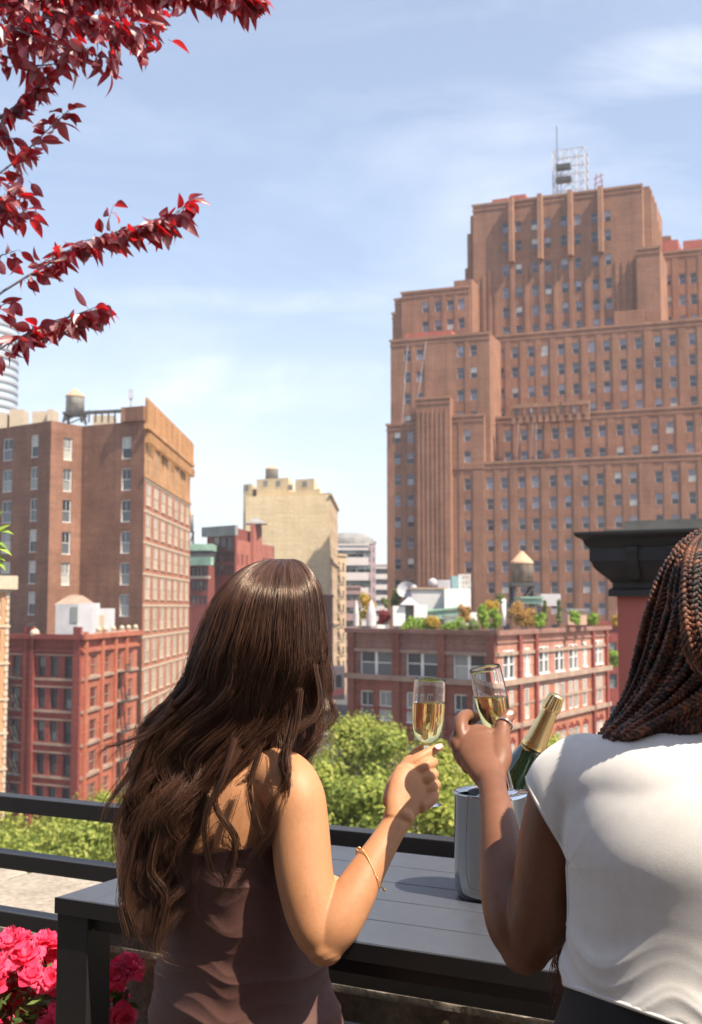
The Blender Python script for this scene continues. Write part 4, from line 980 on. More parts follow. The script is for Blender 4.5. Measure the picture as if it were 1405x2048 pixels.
# ---- azalea
M_pink = leaf_material('azalea_pink', (0.84, 0.03, 0.10), (0.90, 0.07, 0.17), (0.92, 0.13, 0.24), .4)
M_pinkc = plain('azalea_stamen', (0.75, 0.35, 0.30), .6)
M_dkleaf = leaf_material('azalea_leaves', (0.05, 0.09, 0.02), (0.09, 0.14, 0.03), (0.14, 0.20, 0.05), .25)
def bloom_mesh(seed, r=.030):
    rng = random.Random(seed); b = MB()
    for layer, (k, tilt, s) in enumerate(((5, .35, 1.0), (5, .75, .82), (4, 1.15, .55))):
        for i in range(k):
            ph = 2 * math.pi * (i + .5 * layer) / k + rng.uniform(-.15, .15); rows = []
            for u in range(6):
                t = u / 5; row = []
                for v in range(7):
                    w = (v - 3) / 3; wd = .75 * math.sin(math.pi * min(1, t * .72 + .12)) * (1 - .15 * t)
                    rad = r * s * t * (1 - .12 * w * w * t); x = rad; y = w * wd * r * s * .75
                    z = r * s * (math.sin(tilt) * t - .42 * t * t * math.cos(tilt)) + r * .16 * t * t * math.sin(w * 9 + ph * 3 + layer) + r * .06 * w * w
                    x2 = x * math.cos(tilt * .6)
                    row.append(Vector((x2 * math.cos(ph) - y * math.sin(ph), x2 * math.sin(ph) + y * math.cos(ph), z)))
                rows.append(row)
            b.grid(rows, 0, False, True)
    me_ = b.build('bloom', M_pink); d = me_.data; bpy.data.objects.remove(me_); return d
blooms = [bloom_mesh(i) for i in range(5)]
def azalea(name, cpx, cpy, d, spread, count, label, seed, top=.0, leafn=900):
    rng = random.Random(seed); c = P(cpx, cpy, d); root = empty(name, (c.x, c.y, .1), label, 'flowering shrub', 'pink azaleas by the parapet')
    off = Vector(root.location); lf = MB(); pts = []
    tries = 0
    while len(pts) < count and tries < 6000:
        tries += 1
        v = Vector((rng.uniform(-1, 1), rng.uniform(-1, 1), rng.uniform(-.6, 1)))
        if v.length > 1: continue
        v = v.normalized() * rng.uniform(.82, 1.0); p = c + Vector((v.x * spread[0], v.y * spread[1], v.z * spread[2]))
        if any((p - q).length < .033 for q, _ in pts): continue
        pts.append((p, v))
    for p, v in pts:
        o = bpy.data.objects.new('bloom', rng.choice(blooms)); COL.objects.link(o); o.parent = root; o.location = p - off
        nrm = (v + Vector((0, -.5, .5)) + Vector((rng.uniform(-.4, .4), rng.uniform(-.4, .4), rng.uniform(-.3, .3)))).normalized()
        o.rotation_euler = (nrm.to_track_quat('Z', 'Y') @ Quaternion((0, 0, 1), rng.uniform(0, 6.28))).to_euler(); s = rng.uniform(1.1, 1.5); o.scale = (s, s, s)
    for _ in range(leafn):
        v = Vector((rng.gauss(0, 1), rng.gauss(0, 1), rng.gauss(0, 1))).normalized() * rng.uniform(.3, .97); p = c + Vector((v.x * spread[0], v.y * spread[1], v.z * spread[2]))
        a = (v.normalized() + Vector((rng.uniform(-.6, .6), rng.uniform(-.6, .6), rng.uniform(-.3, .8)))).normalized(); x = a.orthogonal().normalized(); x = Quaternion(a, rng.uniform(0, 6.28)) @ x; y = a.cross(x); s = rng.uniform(.012, .020)
        lf.face([p - x * s, p - y * s * .35, p + x * s, p + y * s * .35])
    lf.build('foliage', M_dkleaf, root); st = MB()
    for i in range(7): st.tube([Vector((c.x + rng.uniform(-.04, .04), c.y + rng.uniform(-.04, .04), .02)), c + Vector((rng.uniform(-.5, .5) * spread[0], rng.uniform(-.5, .5) * spread[1], spread[2] * .2))], [.009, .004], 5)
    st.build('stem', M_bark, root)
azalea('azalea_bush', 55, 2075, 2.70, (.15, .16, .22), 98, 'full azalea bush of bright pink double blooms against the table leg', 3, leafn=500)
azalea('azalea_bush', -75, 2075, 2.80, (.15, .17, .24), 70, 'azalea bush with pink blooms cut by the left edge', 5, leafn=400)
azalea('azalea_bush', 232, 2005, 2.66, (.045, .05, .10), 5, 'sparse azalea sprig with few pink blooms right of the table leg', 8, leafn=40)
pl = empty('planter', TT(-2.9, 2.4, 0), 'dark metal planter trough below the azaleas', 'planter')
b = MB(); b.box(TT(-2.25, 2.36, .22), (2.3, .4, .44), TAX); bevel_build(b, 'trough', M_black, pl); b = MB(); b.box(TT(-2.25, 2.36, .445), (2.24, .34, .02), TAX); b.build('soil', stone('potting_soil', (0.03, 0.02, 0.015), (0.06, 0.04, 0.03), 20, 1, bump=1), pl)

# ---- purple-leaf plum overhead, upper left
def plum_leaf_material():
    m, t, b = newmat('plum_leaves'); ge = t.nodes.new('ShaderNodeNewGeometry')
    col = ramp(t, ge.outputs['Random Per Island'], [(0, (0.035, 0.008, 0.018)), (0.35, (0.075, 0.012, 0.024)), (0.6, (0.12, 0.020, 0.034)), (0.78, (0.22, 0.06, 0.065)), (0.9, (0.42, 0.25, 0.24))])  # palest stops put sunlit gloss into the colour of some leaves
    t.links.new(col, b.inputs['Base Color']); b.inputs['Roughness'].default_value = .42; b.inputs['Specular IOR Level'].default_value = .9
    b.inputs['Coat Weight'].default_value = .25; b.inputs['Coat Roughness'].default_value = .35
    tr = t.nodes.new('ShaderNodeBsdfTranslucent'); tr.inputs['Color'].default_value = (0.85, 0.012, 0.018, 1)
    mx = N(t, 'ShaderNodeMixShader', Fac=.33); out = [n for n in t.nodes if n.type == 'OUTPUT_MATERIAL'][0]
    t.links.new(b.outputs[0], mx.inputs[1]); t.links.new(tr.outputs[0], mx.inputs[2]); t.links.new(mx.outputs[0], out.inputs[0]); return m
M_plum = plum_leaf_material(); M_twig = stone('grey_twig_bark', (0.12, 0.13, 0.15), (0.20, 0.21, 0.24), 20, .8)
def curved_leaf(mb, p, d, up, L, W, rng):
    """pointed oval leaf folded along the midrib, drooping"""
    d = d.normalized(); x = d.cross(up)
    if x.length < .01: x = d.orthogonal()
    x.normalize(); nrm = x.cross(d); rows = []; curl = rng.uniform(.05, 1.0); fold = rng.uniform(.1, .8)
    for i in range(7):
        t = i / 6; w = W * math.sin(math.pi * min(1, t ** .85)) ** .9 * (1 - .25 * t) + .0004
        c = p + d * L * t * (1 - .12 * curl * t) - nrm * L * curl * t * t * .5
        rows.append([c + x * w * k + nrm * abs(k) * w * fold for k in (-1, -.5, 0, .5, 1)])
    mb.grid(rows, 0, False, True)
PD = 4.0
plum = empty('plum_tree', (P(-620, 1215, PD).x, PD + .1, 0), 'purple-leaved plum tree with crimson leaves reaching in at upper left', 'tree')
tx = P(-620, 1215, PD).x; b = MB(); b.tube([(tx, PD + .1, 0), (tx + .05, PD + .12, .9), (tx - .02, PD + .1, 1.7), (tx + .1, PD, 2.4)], [.09, .075, .065, .05], 12); b.build('trunk', M_bark, plum)
rng = random.Random(77); tw_, lv = MB(), MB()
def branch(pts, r0, r1, dens, lmin=.0, droop=.8, width=0, size=1.0):
    """pts in photo pixels with depth; leaves hang in tufts along it"""
    wp = [P(*p) for p in pts]; sp = [Vector(q) for q in spline([tuple(p) for p in wp], 30)]
    tw_.tube(sp, [r0 + (r1 - r0) * i / 29 for i in range(30)], 6)
    L = sum((sp[i + 1] - sp[i]).length for i in range(29)); n = int(L * dens * .76)
    for k in range(n):
        t = lmin + (1 - lmin) * (k + rng.random()) / n; i = min(28, int(t * 29)); p = sp[i].lerp(sp[i + 1], t * 29 - i); d = (sp[i + 1] - sp[i]).normalized()
        if width:
            p = p + Vector((rng.gauss(0, width * .8), rng.gauss(0, width), rng.gauss(0, width * .8)))
        side = Vector((rng.uniform(-1, 1), rng.uniform(-1, 1), rng.uniform(-.6, .5))).normalized()
        dr = (d * rng.uniform(.0, .9) + side * .75 + Vector((0, 0, -droop * rng.uniform(.2, 1.3)))).normalized()
        pt = p + dr * .012; tw_.tube([p, pt], [.0012, .0009], 4, cap=False)
        curved_leaf(lv, pt, dr, Vector((rng.uniform(-1, 1), rng.uniform(-1, 1), rng.uniform(-.2, 1))), rng.uniform(.040, .100) * size, rng.uniform(.012, .023) * size, rng)
hub = (-560, 500, 4.05)
branch([hub, (-300, 120, 4.0), (-60, 0, 3.95), (150, -20, 3.9), (330, -25, 3.9), (520, -6, 3.9)], .022, .002, 130, .45, .9)
branch([(-60, 0, 3.95), (90, 20, 3.95), (200, 45, 3.9), (290, 70, 3.9)], .006, .0015, 260, .2, .8, .03)
branch([(-80, 40, 3.95), (20, 55, 3.95), (110, 90, 3.9), (240, 120, 3.9)], .006, .0015, 240, .1, .8, .028)
branch([(-80, 10, 4.1), (60, 10, 4.1), (200, 10, 4.1), (330, 20, 4.05)], .006, .0015, 300, .1, .8, .035)
branch([(-80, 100, 4.0), (0, 110, 4.0), (70, 130, 4.0), (150, 120, 4.0)], .005, .0015, 170, .1, .8, .02)
branch([(-90, 60, 4.0), (0, 60, 4.1), (60, 60, 4.1), (120, 70, 4.1)], .005, .0015, 300, .1, .8, .03)
branch([(330, -40, 3.9), (400, -15, 3.9), (470, -4, 3.9), (505, 4, 3.9)], .003, .001, 160, 0, 1.1, .006)
branch([(-560, 500, 4.05), (-200, 360, 4.0), (-40, 260, 4.0), (40, 205, 4.0), (95, 150, 4.0)], .014, .0015, 60, .5, .8)
branch([(-200, 440, 4.0), (-60, 380, 4.0), (20, 330, 4.0), (90, 265, 4.0), (142, 215, 4.0)], .006, .001, 75, .3, .8)
branch([(-200, 440, 4.0), (-60, 400, 4.0), (0, 400, 4.0), (45, 370, 4.0)], .006, .001, 170, .2, .8, .02)
branch([(-90, 260, 4.0), (-20, 270, 4.0), (40, 280, 4.0)], .005, .001, 120, .2, .8, .02)
branch([(-90, 480, 4.0), (-30, 440, 4.0), (30, 430, 4.0), (60, 415, 4.0)], .005, .001, 130, .2, .8, .02)
branch([hub, (-250, 640, 4.0), (-60, 620, 4.0), (5, 583, 4.0), (75, 540, 4.0), (170, 488, 4.0), (260, 455, 4.0), (330, 440, 4.0), (385, 398, 4.0)], .0065, .0012, 85, .45, .9)
branch([(170, 482, 4.0), (230, 465, 4.0), (290, 450, 4.0), (345, 432, 4.0)], .002, .001, 210, 0, .9, .010)
branch([(70, 535, 4.0), (110, 510, 4.0), (150, 495, 4.0)], .002, .001, 160, 0, .5, .008, .7)
branch([(215, 455, 4.0), (222, 425, 4.0), (228, 408, 4.0)], .0015, .0008, 60, .3, .2)
branch([(-80, 560, 4.0), (-20, 520, 4.0), (35, 500, 4.0)], .004, .001, 120, .1, .8, .01)
branch([hub, (-250, 800, 4.0), (-60, 730, 4.0), (20, 685, 4.0), (80, 655, 4.0), (150, 630, 4.0), (205, 608, 4.0)], .006, .0012, 75, .5, .9)
branch([(90, 645, 4.0), (130, 635, 4.0), (190, 620, 4.0)], .002, .001, 190, 0, .8, .008)
branch([(-80, 640, 4.0), (-10, 615, 4.0), (30, 600, 4.0)], .004, .001, 90, .1, .8, .01)
branch([(-80, 740, 4.0), (-30, 715, 4.0), (5, 690, 4.0)], .004, .001, 130, .1, 1.2, .012)
tw_.tube([Vector((tx + .1, PD, 2.4)), P(*hub)], [.05, .024], 8)
tw_.build('branch', M_twig, plum); lv.build('foliage', M_plum, plum)
# lime foliage poking in at the left edge
rt = P(-90, 1100, 3.6); ls = empty('leafy_plant', (rt.x, rt.y, 0), 'bright lime leaves poking in at the left edge', 'plant'); tw_, lv = MB(), MB()
branch([(-90, 1300, 3.6), (-70, 1180, 3.6), (-30, 1110, 3.6), (-6, 1080, 3.6)], .006, .002, 0)
for px, py, dx, dz, L in ((-8, 1062, 1, .12, .055), (-8, 1095, 1, -.25, .055), (-12, 1070, .7, .5, .06), (-14, 1085, .8, -.1, .05), (-12, 1120, .9, -.5, .05), (-20, 1050, .5, .8, .06), (-16, 1110, .8, -.3, .045)):
    curved_leaf(lv, P(px, py, 3.6), Vector((dx, .1, dz)), Vector((0, -.6, 1)), L, .011, rng)
tw_.tube([(rt.x, rt.y, 0), P(-90, 1300, 3.6)], [.012, .006], 6)
tw_.build('stem', M_bark, ls); lv.build('foliage', M_lime, ls)

# ------------------------------------------------------------------ bottle, cooler, flutes
def metalmat(name, c, rough, aniso=0.0):
    m, t, b = newmat(name); b.inputs['Base Color'].default_value = (*c, 1); b.inputs['Metallic'].default_value = 1; b.inputs['Roughness'].default_value = rough; return m
M_steel = metalmat('polished_steel', (0.46, 0.45, 0.44), .03)
M_gold = metalmat('gold_foil', (0.98, 0.70, 0.32), .20)
t = M_gold.node_tree; b_ = t.nodes['Principled BSDF']; n_ = N(t, 'ShaderNodeTexNoise', Scale=160.0, Detail=3.0); bp = N(t, 'ShaderNodeBump', Strength=.12, Distance=.004); t.links.new(n_.outputs['Fac'], bp.inputs['Height']); t.links.new(bp.outputs[0], b_.inputs['Normal'])
def glassmat(name, c, ior=1.5, rough=0.0):
    m, t, b = newmat(name); b.inputs['Base Color'].default_value = (*c, 1); b.inputs['Transmission Weight'].default_value = 1; b.inputs['Roughness'].default_value = rough; b.inputs['IOR'].default_value = ior; return m
M_glass = glassmat('clear_glass', (1, 1, 1), 1.48); M_wine = glassmat('pale_gold_wine', (0.99, 0.84, 0.38), 1.34)
M_ice = glassmat('ice', (0.97, 0.99, 1), 1.31, .08)
m_, t_, b_ = newmat('dark_green_glass'); b_.inputs['Base Color'].default_value = (0.004, 0.013, 0.004, 1); b_.inputs['Roughness'].default_value = .05; b_.inputs['Specular IOR Level'].default_value = .9; b_.inputs['Coat Weight'].default_value = 1; M_bottle = m_
ck = P(987, 1700, 2.385); ck.z = TZ; RB = .077
wc = empty('wine_cooler', ck, 'polished stainless steel wine cooler standing on the bar table', 'ice bucket')
HB = P(987, 1583, 2.385).z - TZ; b = MB()
b.lathe([(0, .003), (RB - .010, .003), (RB - .004, .006), (RB - .001, .014), (RB, .03), (RB, HB - .006), (RB + .0022, HB - .004), (RB + .0025, HB - .001), (RB + .001, HB + .001), (RB - .0025, HB - .001), (RB - .004, HB - .01), (RB - .004, .012), (0, .010)], ck, n=96); b.build('cooler_body', M_steel, wc)
b = MB(); b.lathe([(0, .0), (RB - .008, .0), (RB - .008, .004), (0, .004)], ck, n=48); b.build('base_ring', M_black, wc)
rng = random.Random(4)
ic = empty('ice_heap', ck + Vector((0, 0, HB - .03)), 'clear ice cubes heaped in the steel cooler around the bottle', 'ice')
ctop = P(1116, 1389, 2.36); cbot = P(968, 1706, 2.40); bax = (ctop - cbot).normalized(); BL = (ctop - cbot).length
for i in range(26):
    a = rng.uniform(0, 6.28); r = rng.uniform(.0, .056); p = ck + Vector((r * math.cos(a), r * math.sin(a), HB - .035 + rng.uniform(-.02, .028)))
    w = p - cbot; dist = (w - bax * w.dot(bax)).length
    if dist < .054: continue
    q = Quaternion(Vector((rng.gauss(0, 1), rng.gauss(0, 1), rng.gauss(0, 1))).normalized(), rng.uniform(0, 3)); s = rng.uniform(.020, .028)
    b = MB(); b.box(p, (s, s, s), [q @ Vector(v) for v in ((1, 0, 0), (0, 1, 0), (0, 0, 1))]); bevel_build(b, 'ice_cube', M_ice, ic, .004)
# bottle, profile measured down from the cork
bo = empty('champagne_bottle', cbot, 'green champagne bottle with gold foil neck leaning in the steel cooler', 'bottle')
prof = [(BL - h, r) for h, r in ((.118, .0252), (.122, .0248), (.14, .0285), (.165, .0345), (.19, .0400), (.215, .0432), (.235, .0440), (BL - .006, .0440), (BL, .040), (BL, .001))]
b = MB(); b.lathe([(r * 1.07, h) for h, r in prof[::-1]], cbot, bax, 64); b.build('glass_body', M_bottle, bo)
prof = []
K = 60
fo = MB(); rows = []; x_ = bax.orthogonal().normalized(); y_ = bax.cross(x_)
for h, r in ((0.0, .001), (.0003, .008), (.001, .0125), (.003, .0142), (.006, .0148), (.014, .0157), (.022, .0170), (.030, .0178), (.033, .0176), (.035, .0160), (.037, .0152), (.040, .0158), (.060, .0168), (.085, .0195), (.105, .0225), (.1245, .0256), (.1248, .0246)):
    row = []
    for j in range(120):
        a = 2 * math.pi * j / 120; cr = 0
        if .004 < h < .031: cr = .0007 * math.sin(a * 15 + math.sin(a * 3) * 1.5) + .0005 * mnoise.noise(Vector((a * 4, h * 200, 0)))
        if .031 < h < .045: cr = .0004 * mnoise.noise(Vector((math.cos(a) * 4, math.sin(a) * 4, h * 300)))
        e = .006 * math.sin(a * 2) * smooth01((h - .10) / .02) if h > .1 else 0
        row.append(ctop - bax * (h + e * .6) + (x_ * math.cos(a) + y_ * math.sin(a)) * (r * 1.07 + cr))
    rows.append(row)
fo.grid(rows[::-1], 0, True, True); fo.build('neck_foil', M_gold, bo)
M_emboss = metalmat('embossed_gold', (0.50, 0.32, 0.11), .35)
def foil_r(h): return interp(h, [.035, .060, .085, .105, .1245], [.0152, .0168, .0195, .0225, .0256])
def foil_pt(h, ang, out=.0004): 
    v0 = (Vector((0, -1, 0)) - bax * Vector((0, -1, 0)).dot(bax)).normalized(); s0 = bax.cross(v0).normalized()   # s0 points to the side
    return ctop - bax * h + (v0 * math.cos(ang) + s0 * math.sin(ang)) * (foil_r(h) * 1.07 + out)
def text_on_foil(body, h0, h1, ang, size):
    cu = bpy.data.curves.new('lettering', 'FONT'); cu.body = body; cu.size = size; cu.extrude = .0; cu.resolution_u = 2
    ob = bpy.data.objects.new('tmp', cu); COL.objects.link(ob); bpy.context.view_layer.update()
    me = bpy.data.meshes.new_from_object(ob.evaluated_get(bpy.context.evaluated_depsgraph_get())); bpy.data.objects.remove(ob)
    xs = [v.co.x for v in me.vertices]; x0, x1 = min(xs), max(xs); b = MB(); n0 = 0
    for v in me.vertices:
        h = h1 + (h0 - h1) * (v.co.x - x0) / (x1 - x0); a = ang + (-v.co.y + size * .35) / foil_r(h); b.v.append(tuple(foil_pt(h, a)))
    for p in me.polygons: b.f.append(list(p.vertices)); b.m.append(0); b.sm.append(False)
    return b
# lettering runs up the shaded side of the foil
SIGN = -1
b = text_on_foil('Perrier Jouët', .052, .101, SIGN * .55, .0105); b.build('lettering', M_emboss, bo)
b = MB(); hc, ac = .113, SIGN * .62
rr_ = [[foil_pt(hc - r * math.cos(t), ac + r * math.sin(t) / foil_r(hc)) for t in [2 * math.pi * j / 28 for j in range(28)]] for r in (.0062, .0070)]
b.grid(rr_, 0, True, False); rr_ = [[foil_pt(hc - r * math.cos(t), ac + r * math.sin(t) / foil_r(hc)) for t in [2 * math.pi * j / 28 for j in range(28)]] for r in (.0048, .0052)]; b.grid(rr_, 0, True, False)
for k in (-.0020, 0, .0020): b.face([foil_pt(hc - .003, ac + (k - .0004) / .024), foil_pt(hc - .003, ac + (k + .0004) / .024), foil_pt(hc + .003, ac + (k + .0004) / .024), foil_pt(hc + .003, ac + (k - .0004) / .024)])
b.build('round_emblem', M_emboss, bo)

def flute(top, base, rim_r, level_px, label):
    ax = (top - base).normalized(); H = (top - base).length; s = rim_r / .0250
    root = empty('champagne_flute', base, label, 'glass', 'raised champagne flutes')
    k = H / .21
    outer = [(.0295, .0), (.030, .0012), (.026, .0022), (.014, .0042), (.006, .008), (.0038, .016), (.0034, .04), (.0034, .075), (.0042, .092), (.0075, .099), (.0135, .1045), (.0195, .112), (.0232, .124), (.0256, .142), (.0264, .16), (.0262, .185), (.0252, .2095), (.0249, .2100)]
    inner = [(.0245, .2096), (.02555, .185), (.02575, .16), (.02495, .142), (.0226, .1245), (.0188, .1128), (.0128, .1055), (.006, .1015), (.0001, .1008)]
    rr = lambda pr: [(r * s, h * k) for r, h in pr]
    def dense(pr):
        q = spline(pr, len(pr) * 5); return [(max(1e-5, a), h) for a, h in q]
    b = MB(); b.lathe([(1e-5, 0)] + rr(outer[:3]) + rr(dense(outer[3:-1])) + rr(outer[-1:]) + rr(dense(inner)), base, ax, 96); b.build('glass', M_glass, root, True)
    wz = P(*level_px).z
    lb_ = MB(); pr = [(r + (.00015 if r > .001 else 0), h - .00015) for r, h in dense(inner)][::-1]; lb_.lathe(rr(pr), base, ax, 96)
    o = lb_.build('champagne', M_wine, root); bm = bmesh.new(); bm.from_mesh(o.data); bmesh.ops.remove_doubles(bm, verts=bm.verts, dist=1e-6)
    co = Vector((0, 0, wz)) - Vector((0, 0, wloc(o).z)); geo = bm.verts[:] + bm.edges[:] + bm.faces[:]
    r_ = bmesh.ops.bisect_plane(bm, geom=geo, plane_co=co, plane_no=(0, 0, 1), clear_outer=True)
    ed = [e for e in bm.edges if e.is_boundary and abs(e.verts[0].co.z - co.z) < 1e-5]
    bmesh.ops.holes_fill(bm, edges=ed, sides=0); bmesh.ops.recalc_face_normals(bm, faces=bm.faces)
    for f in bm.faces: f.smooth = len(f.verts) < 8
    bm.to_mesh(o.data); bm.free()
    M_bub = glassmat('bubble', (1, 1, 1), 1.0) if 'bubble' not in bpy.data.materials else bpy.data.materials['bubble']
    bb = MB(); rg = random.Random(9)
    for i in range(70):
        h = rg.uniform(.108, .145) if i < 50 else rg.uniform(.14, .165); a = rg.uniform(0, 6.28); rm = interp(h, [.108, .115, .126, .142, .17], [.010, .016, .020, .0225, .0232]) * rg.uniform(.7, .98)
        x = ax.orthogonal().normalized(); y = ax.cross(x); p = base + ax * h * k + (x * math.cos(a) + y * math.sin(a)) * rm * s
        if p.z < wz - .003: bb.ball(p, rg.uniform(.0003, .0007), 4)
    ob = bb.build('bubbles', M_bub, root); ob['kind'] = 'stuff'
    return root
flute(P(861, 1357, 1.965), P(847, 1608, 1.965), .0255, (858, 1404, 1.965), 'upright flute of champagne pinched by its stem in the pale hand')
flute(P(970, 1335, 1.80), P(1026, 1592, 1.815), .0235, (978, 1393, 1.80), 'tilted flute of champagne cradled in the dark-skinned hand')
# ------------------------------------------------------------------ people
def organic(mb, name, voxel, iters, mat, parent, factor=.5):
    """union overlapping closed lofts into one continuous skin"""
    o = mb.build('tmp', mat, None, True)
    r = o.modifiers.new('r', 'REMESH'); r.mode = 'VOXEL'; r.voxel_size = voxel; r.use_smooth_shade = True
    s = o.modifiers.new('s', 'SMOOTH'); s.factor = factor; s.iterations = iters
    bpy.context.view_layer.update(); dg = bpy.context.evaluated_depsgraph_get()
    me = bpy.data.meshes.new_from_object(o.evaluated_get(dg)); bpy.data.objects.remove(o)
    off = wloc(parent); me.transform(Matrix.Translation(-off)); me.materials.clear(); me.materials.append(mat); me.name = name
    me.polygons.foreach_set('use_smooth', [True] * len(me.polygons))
    ob = bpy.data.objects.new(name, me); COL.objects.link(ob); ob.parent = parent; return ob
def limb(mb, pts, ref=None, n=40, sub=14, round0=True, round1=True):
    """pts: (Vector, ra, rb); ra measured along ref (made perpendicular), rb across"""
    raw = [(p.x, p.y, p.z, a, b) for p, a, b in pts]; sm = spline(raw, (len(raw) - 1) * sub + 1); rows = []
    P_ = [Vector(q[:3]) for q in sm]; ref = ref or Vector((1, 0, 0)); secs = []
    for i, p in enumerate(P_):
        d = (P_[min(i + 1, len(P_) - 1)] - P_[max(i - 1, 0)]).normalized(); x = (ref - d * ref.dot(d)).normalized(); y = d.cross(x)
        secs.append((p, x, y, d, max(sm[i][3], 1e-4), max(sm[i][4], 1e-4)))
    def ring(p, x, y, a, b): return [p + x * (a * math.cos(t)) + y * (b * math.sin(t)) for t in [2 * math.pi * j / n for j in range(n)]]
    if round0:
        p, x, y, d, a, b = secs[0]; m = min(a, b)
        for k in range(4): t = (k + .15) / 4 * math.pi / 2; rows.append(ring(p - d * m * math.cos(t), x, y, a * math.sin(t), b * math.sin(t)))
    for p, x, y, d, a, b in secs: rows.append(ring(p, x, y, a, b))
    if round1:
        p, x, y, d, a, b = secs[-1]; m = min(a, b)
        for k in range(3, -1, -1): t = (k + .15) / 4 * math.pi / 2; rows.append(ring(p + d * m * math.cos(t), x, y, a * math.sin(t), b * math.sin(t)))
    mb.grid(rows, 0, True, True, True, True)
def ell(mb, c, r, ax=None, n=16):
    ax = ax or (Vector((1, 0, 0)), Vector((0, 1, 0)), Vector((0, 0, 1))); rows = []
    for i in range(n + 1):
        a = .02 + (math.pi - .04) * i / n
        rows.append([c + ax[0] * (r[0] * math.sin(a) * math.cos(t)) + ax[1] * (r[1] * math.sin(a) * math.sin(t)) + ax[2] * (r[2] * math.cos(a)) for t in [2 * math.pi * j / (2 * n) for j in range(2 * n)]])
    mb.grid(rows, 0, True, True, True, True)
def head(mb, c, fwd, s=1.0):
    """cranium, jaw, nose, lips, ears, facing fwd"""
    f = Vector((fwd.x, fwd.y, fwd.z)).normalized(); r = f.cross(ZUP).normalized(); u = r.cross(f); A = (r, f, u)
    q = lambda a, b, h: c + (r * a + f * b + u * h) * s
    ell(mb, q(0, -.008, .025), (.074 * s, .092 * s, .088 * s), A); ell(mb, q(0, .028, -.035), (.058 * s, .062 * s, .075 * s), A); ell(mb, q(0, .055, -.088), (.026 * s, .026 * s, .020 * s), A)
    limb(mb, [(q(0, .082, .012), .008 * s, .010 * s), (q(0, .100, -.022), .011 * s, .012 * s), (q(0, .100, -.034), .014 * s, .010 * s)], r, 12)
    limb(mb, [(q(-.020, .080, -.058), .005 * s, .005 * s), (q(0, .089, -.057), .008 * s, .007 * s), (q(.020, .080, -.058), .005 * s, .005 * s)], u, 10)
    for k in (-1, 1):
        ell(mb, q(k * .076, -.005, -.012), (.008 * s, .018 * s, .030 * s), A, 10); ell(mb, q(k * .034, .066, .020), (.022 * s, .016 * s, .008 * s), A, 8)
    return q, A
def eyes(parent, q, A, s, iris):
    for k in (-1, 1):
        b = MB(); b.ball(q(k * .031, .071, .002), .0118 * s, 8); e = b.build('eye', M_white, parent)
        b = MB(); b.ball(q(k * .031, .0785, .002), .0055 * s, 6); b.build('iris', iris, e)
def skin(name, c1, c2, sss, sc=(1.0, .35, .18), rough=.56):
    m = stone(name, c1, c2, 9.0, rough, bump=.07, bscale=330, fine=.08, c3=tuple(x * 1.02 for x in c2)); b = m.node_tree.nodes['Principled BSDF']
    b.inputs['Subsurface Weight'].default_value = sss; b.inputs['Subsurface Radius'].default_value = sc; b.inputs['Subsurface Scale'].default_value = .008; b.inputs['Specular IOR Level'].default_value = .38; return m
def torso(mb, secs, Rv, Fv, inflate=0.0, n=48, sub=6, closed=True, disp=None, z0=None, z1=None, ztop=None, e=.88):
    """secs: (centre, a along R, b along F), bottom to top"""
    raw = [(c.x, c.y, c.z, a, b) for c, a, b in secs]; sm = spline(raw, (len(raw) - 1) * sub + 1); rows = []
    for x, y, z, a, b in sm:
        if (z0 is not None and z < z0) or (z1 is not None and z > z1): continue
        row = []
        for j in range(n):
            t = 2 * math.pi * j / n; ca, sa = math.cos(t), math.sin(t)
            ca = math.copysign(abs(ca) ** e, ca); sa = math.copysign(abs(sa) ** e, sa)
            p = Vector((x, y, z)); nr = (Rv * ca * b + Fv * sa * a).normalized()
            q = p + Rv * (ca * a) + Fv * (sa * b) + nr * inflate
            if disp: q = q + nr * disp(t, z, q)
            if ztop is not None: q.z = min(q.z, ztop(t))
            row.append(q)
        rows.append(row)
    mb.grid(rows, 0, True, True, closed, closed)
def finger(mb, pts, r):
    P_ = [P(*p) for p in pts]; limb(mb, [(p, r[i], r[i]) for i, p in enumerate(P_)], Vector((.3, .2, 1)), 20, 8)
def nail(parent, p, d, nrm, L, W, mat):
    b = MB(); d = d.normalized(); x = d.cross(nrm).normalized(); nrm = x.cross(d); rows = []
    for i in range(7):
        t = i / 6; w = W * (1 - (2 * t - 1) ** 4 * (.55 if t > .5 else .25)) * (1 - .25 * max(0, t - .6))
        rows.append([p + d * L * (t - .4) + x * w * k + nrm * (.0022 - .0022 * k * k - .0012 * (t - .3) ** 2) for k in (-1, -.6, 0, .6, 1)])
    b.grid(rows, 0, False, True); o = b.build('nail', mat, parent); s = o.modifiers.new('s', 'SOLIDIFY'); s.thickness = .0009; return o

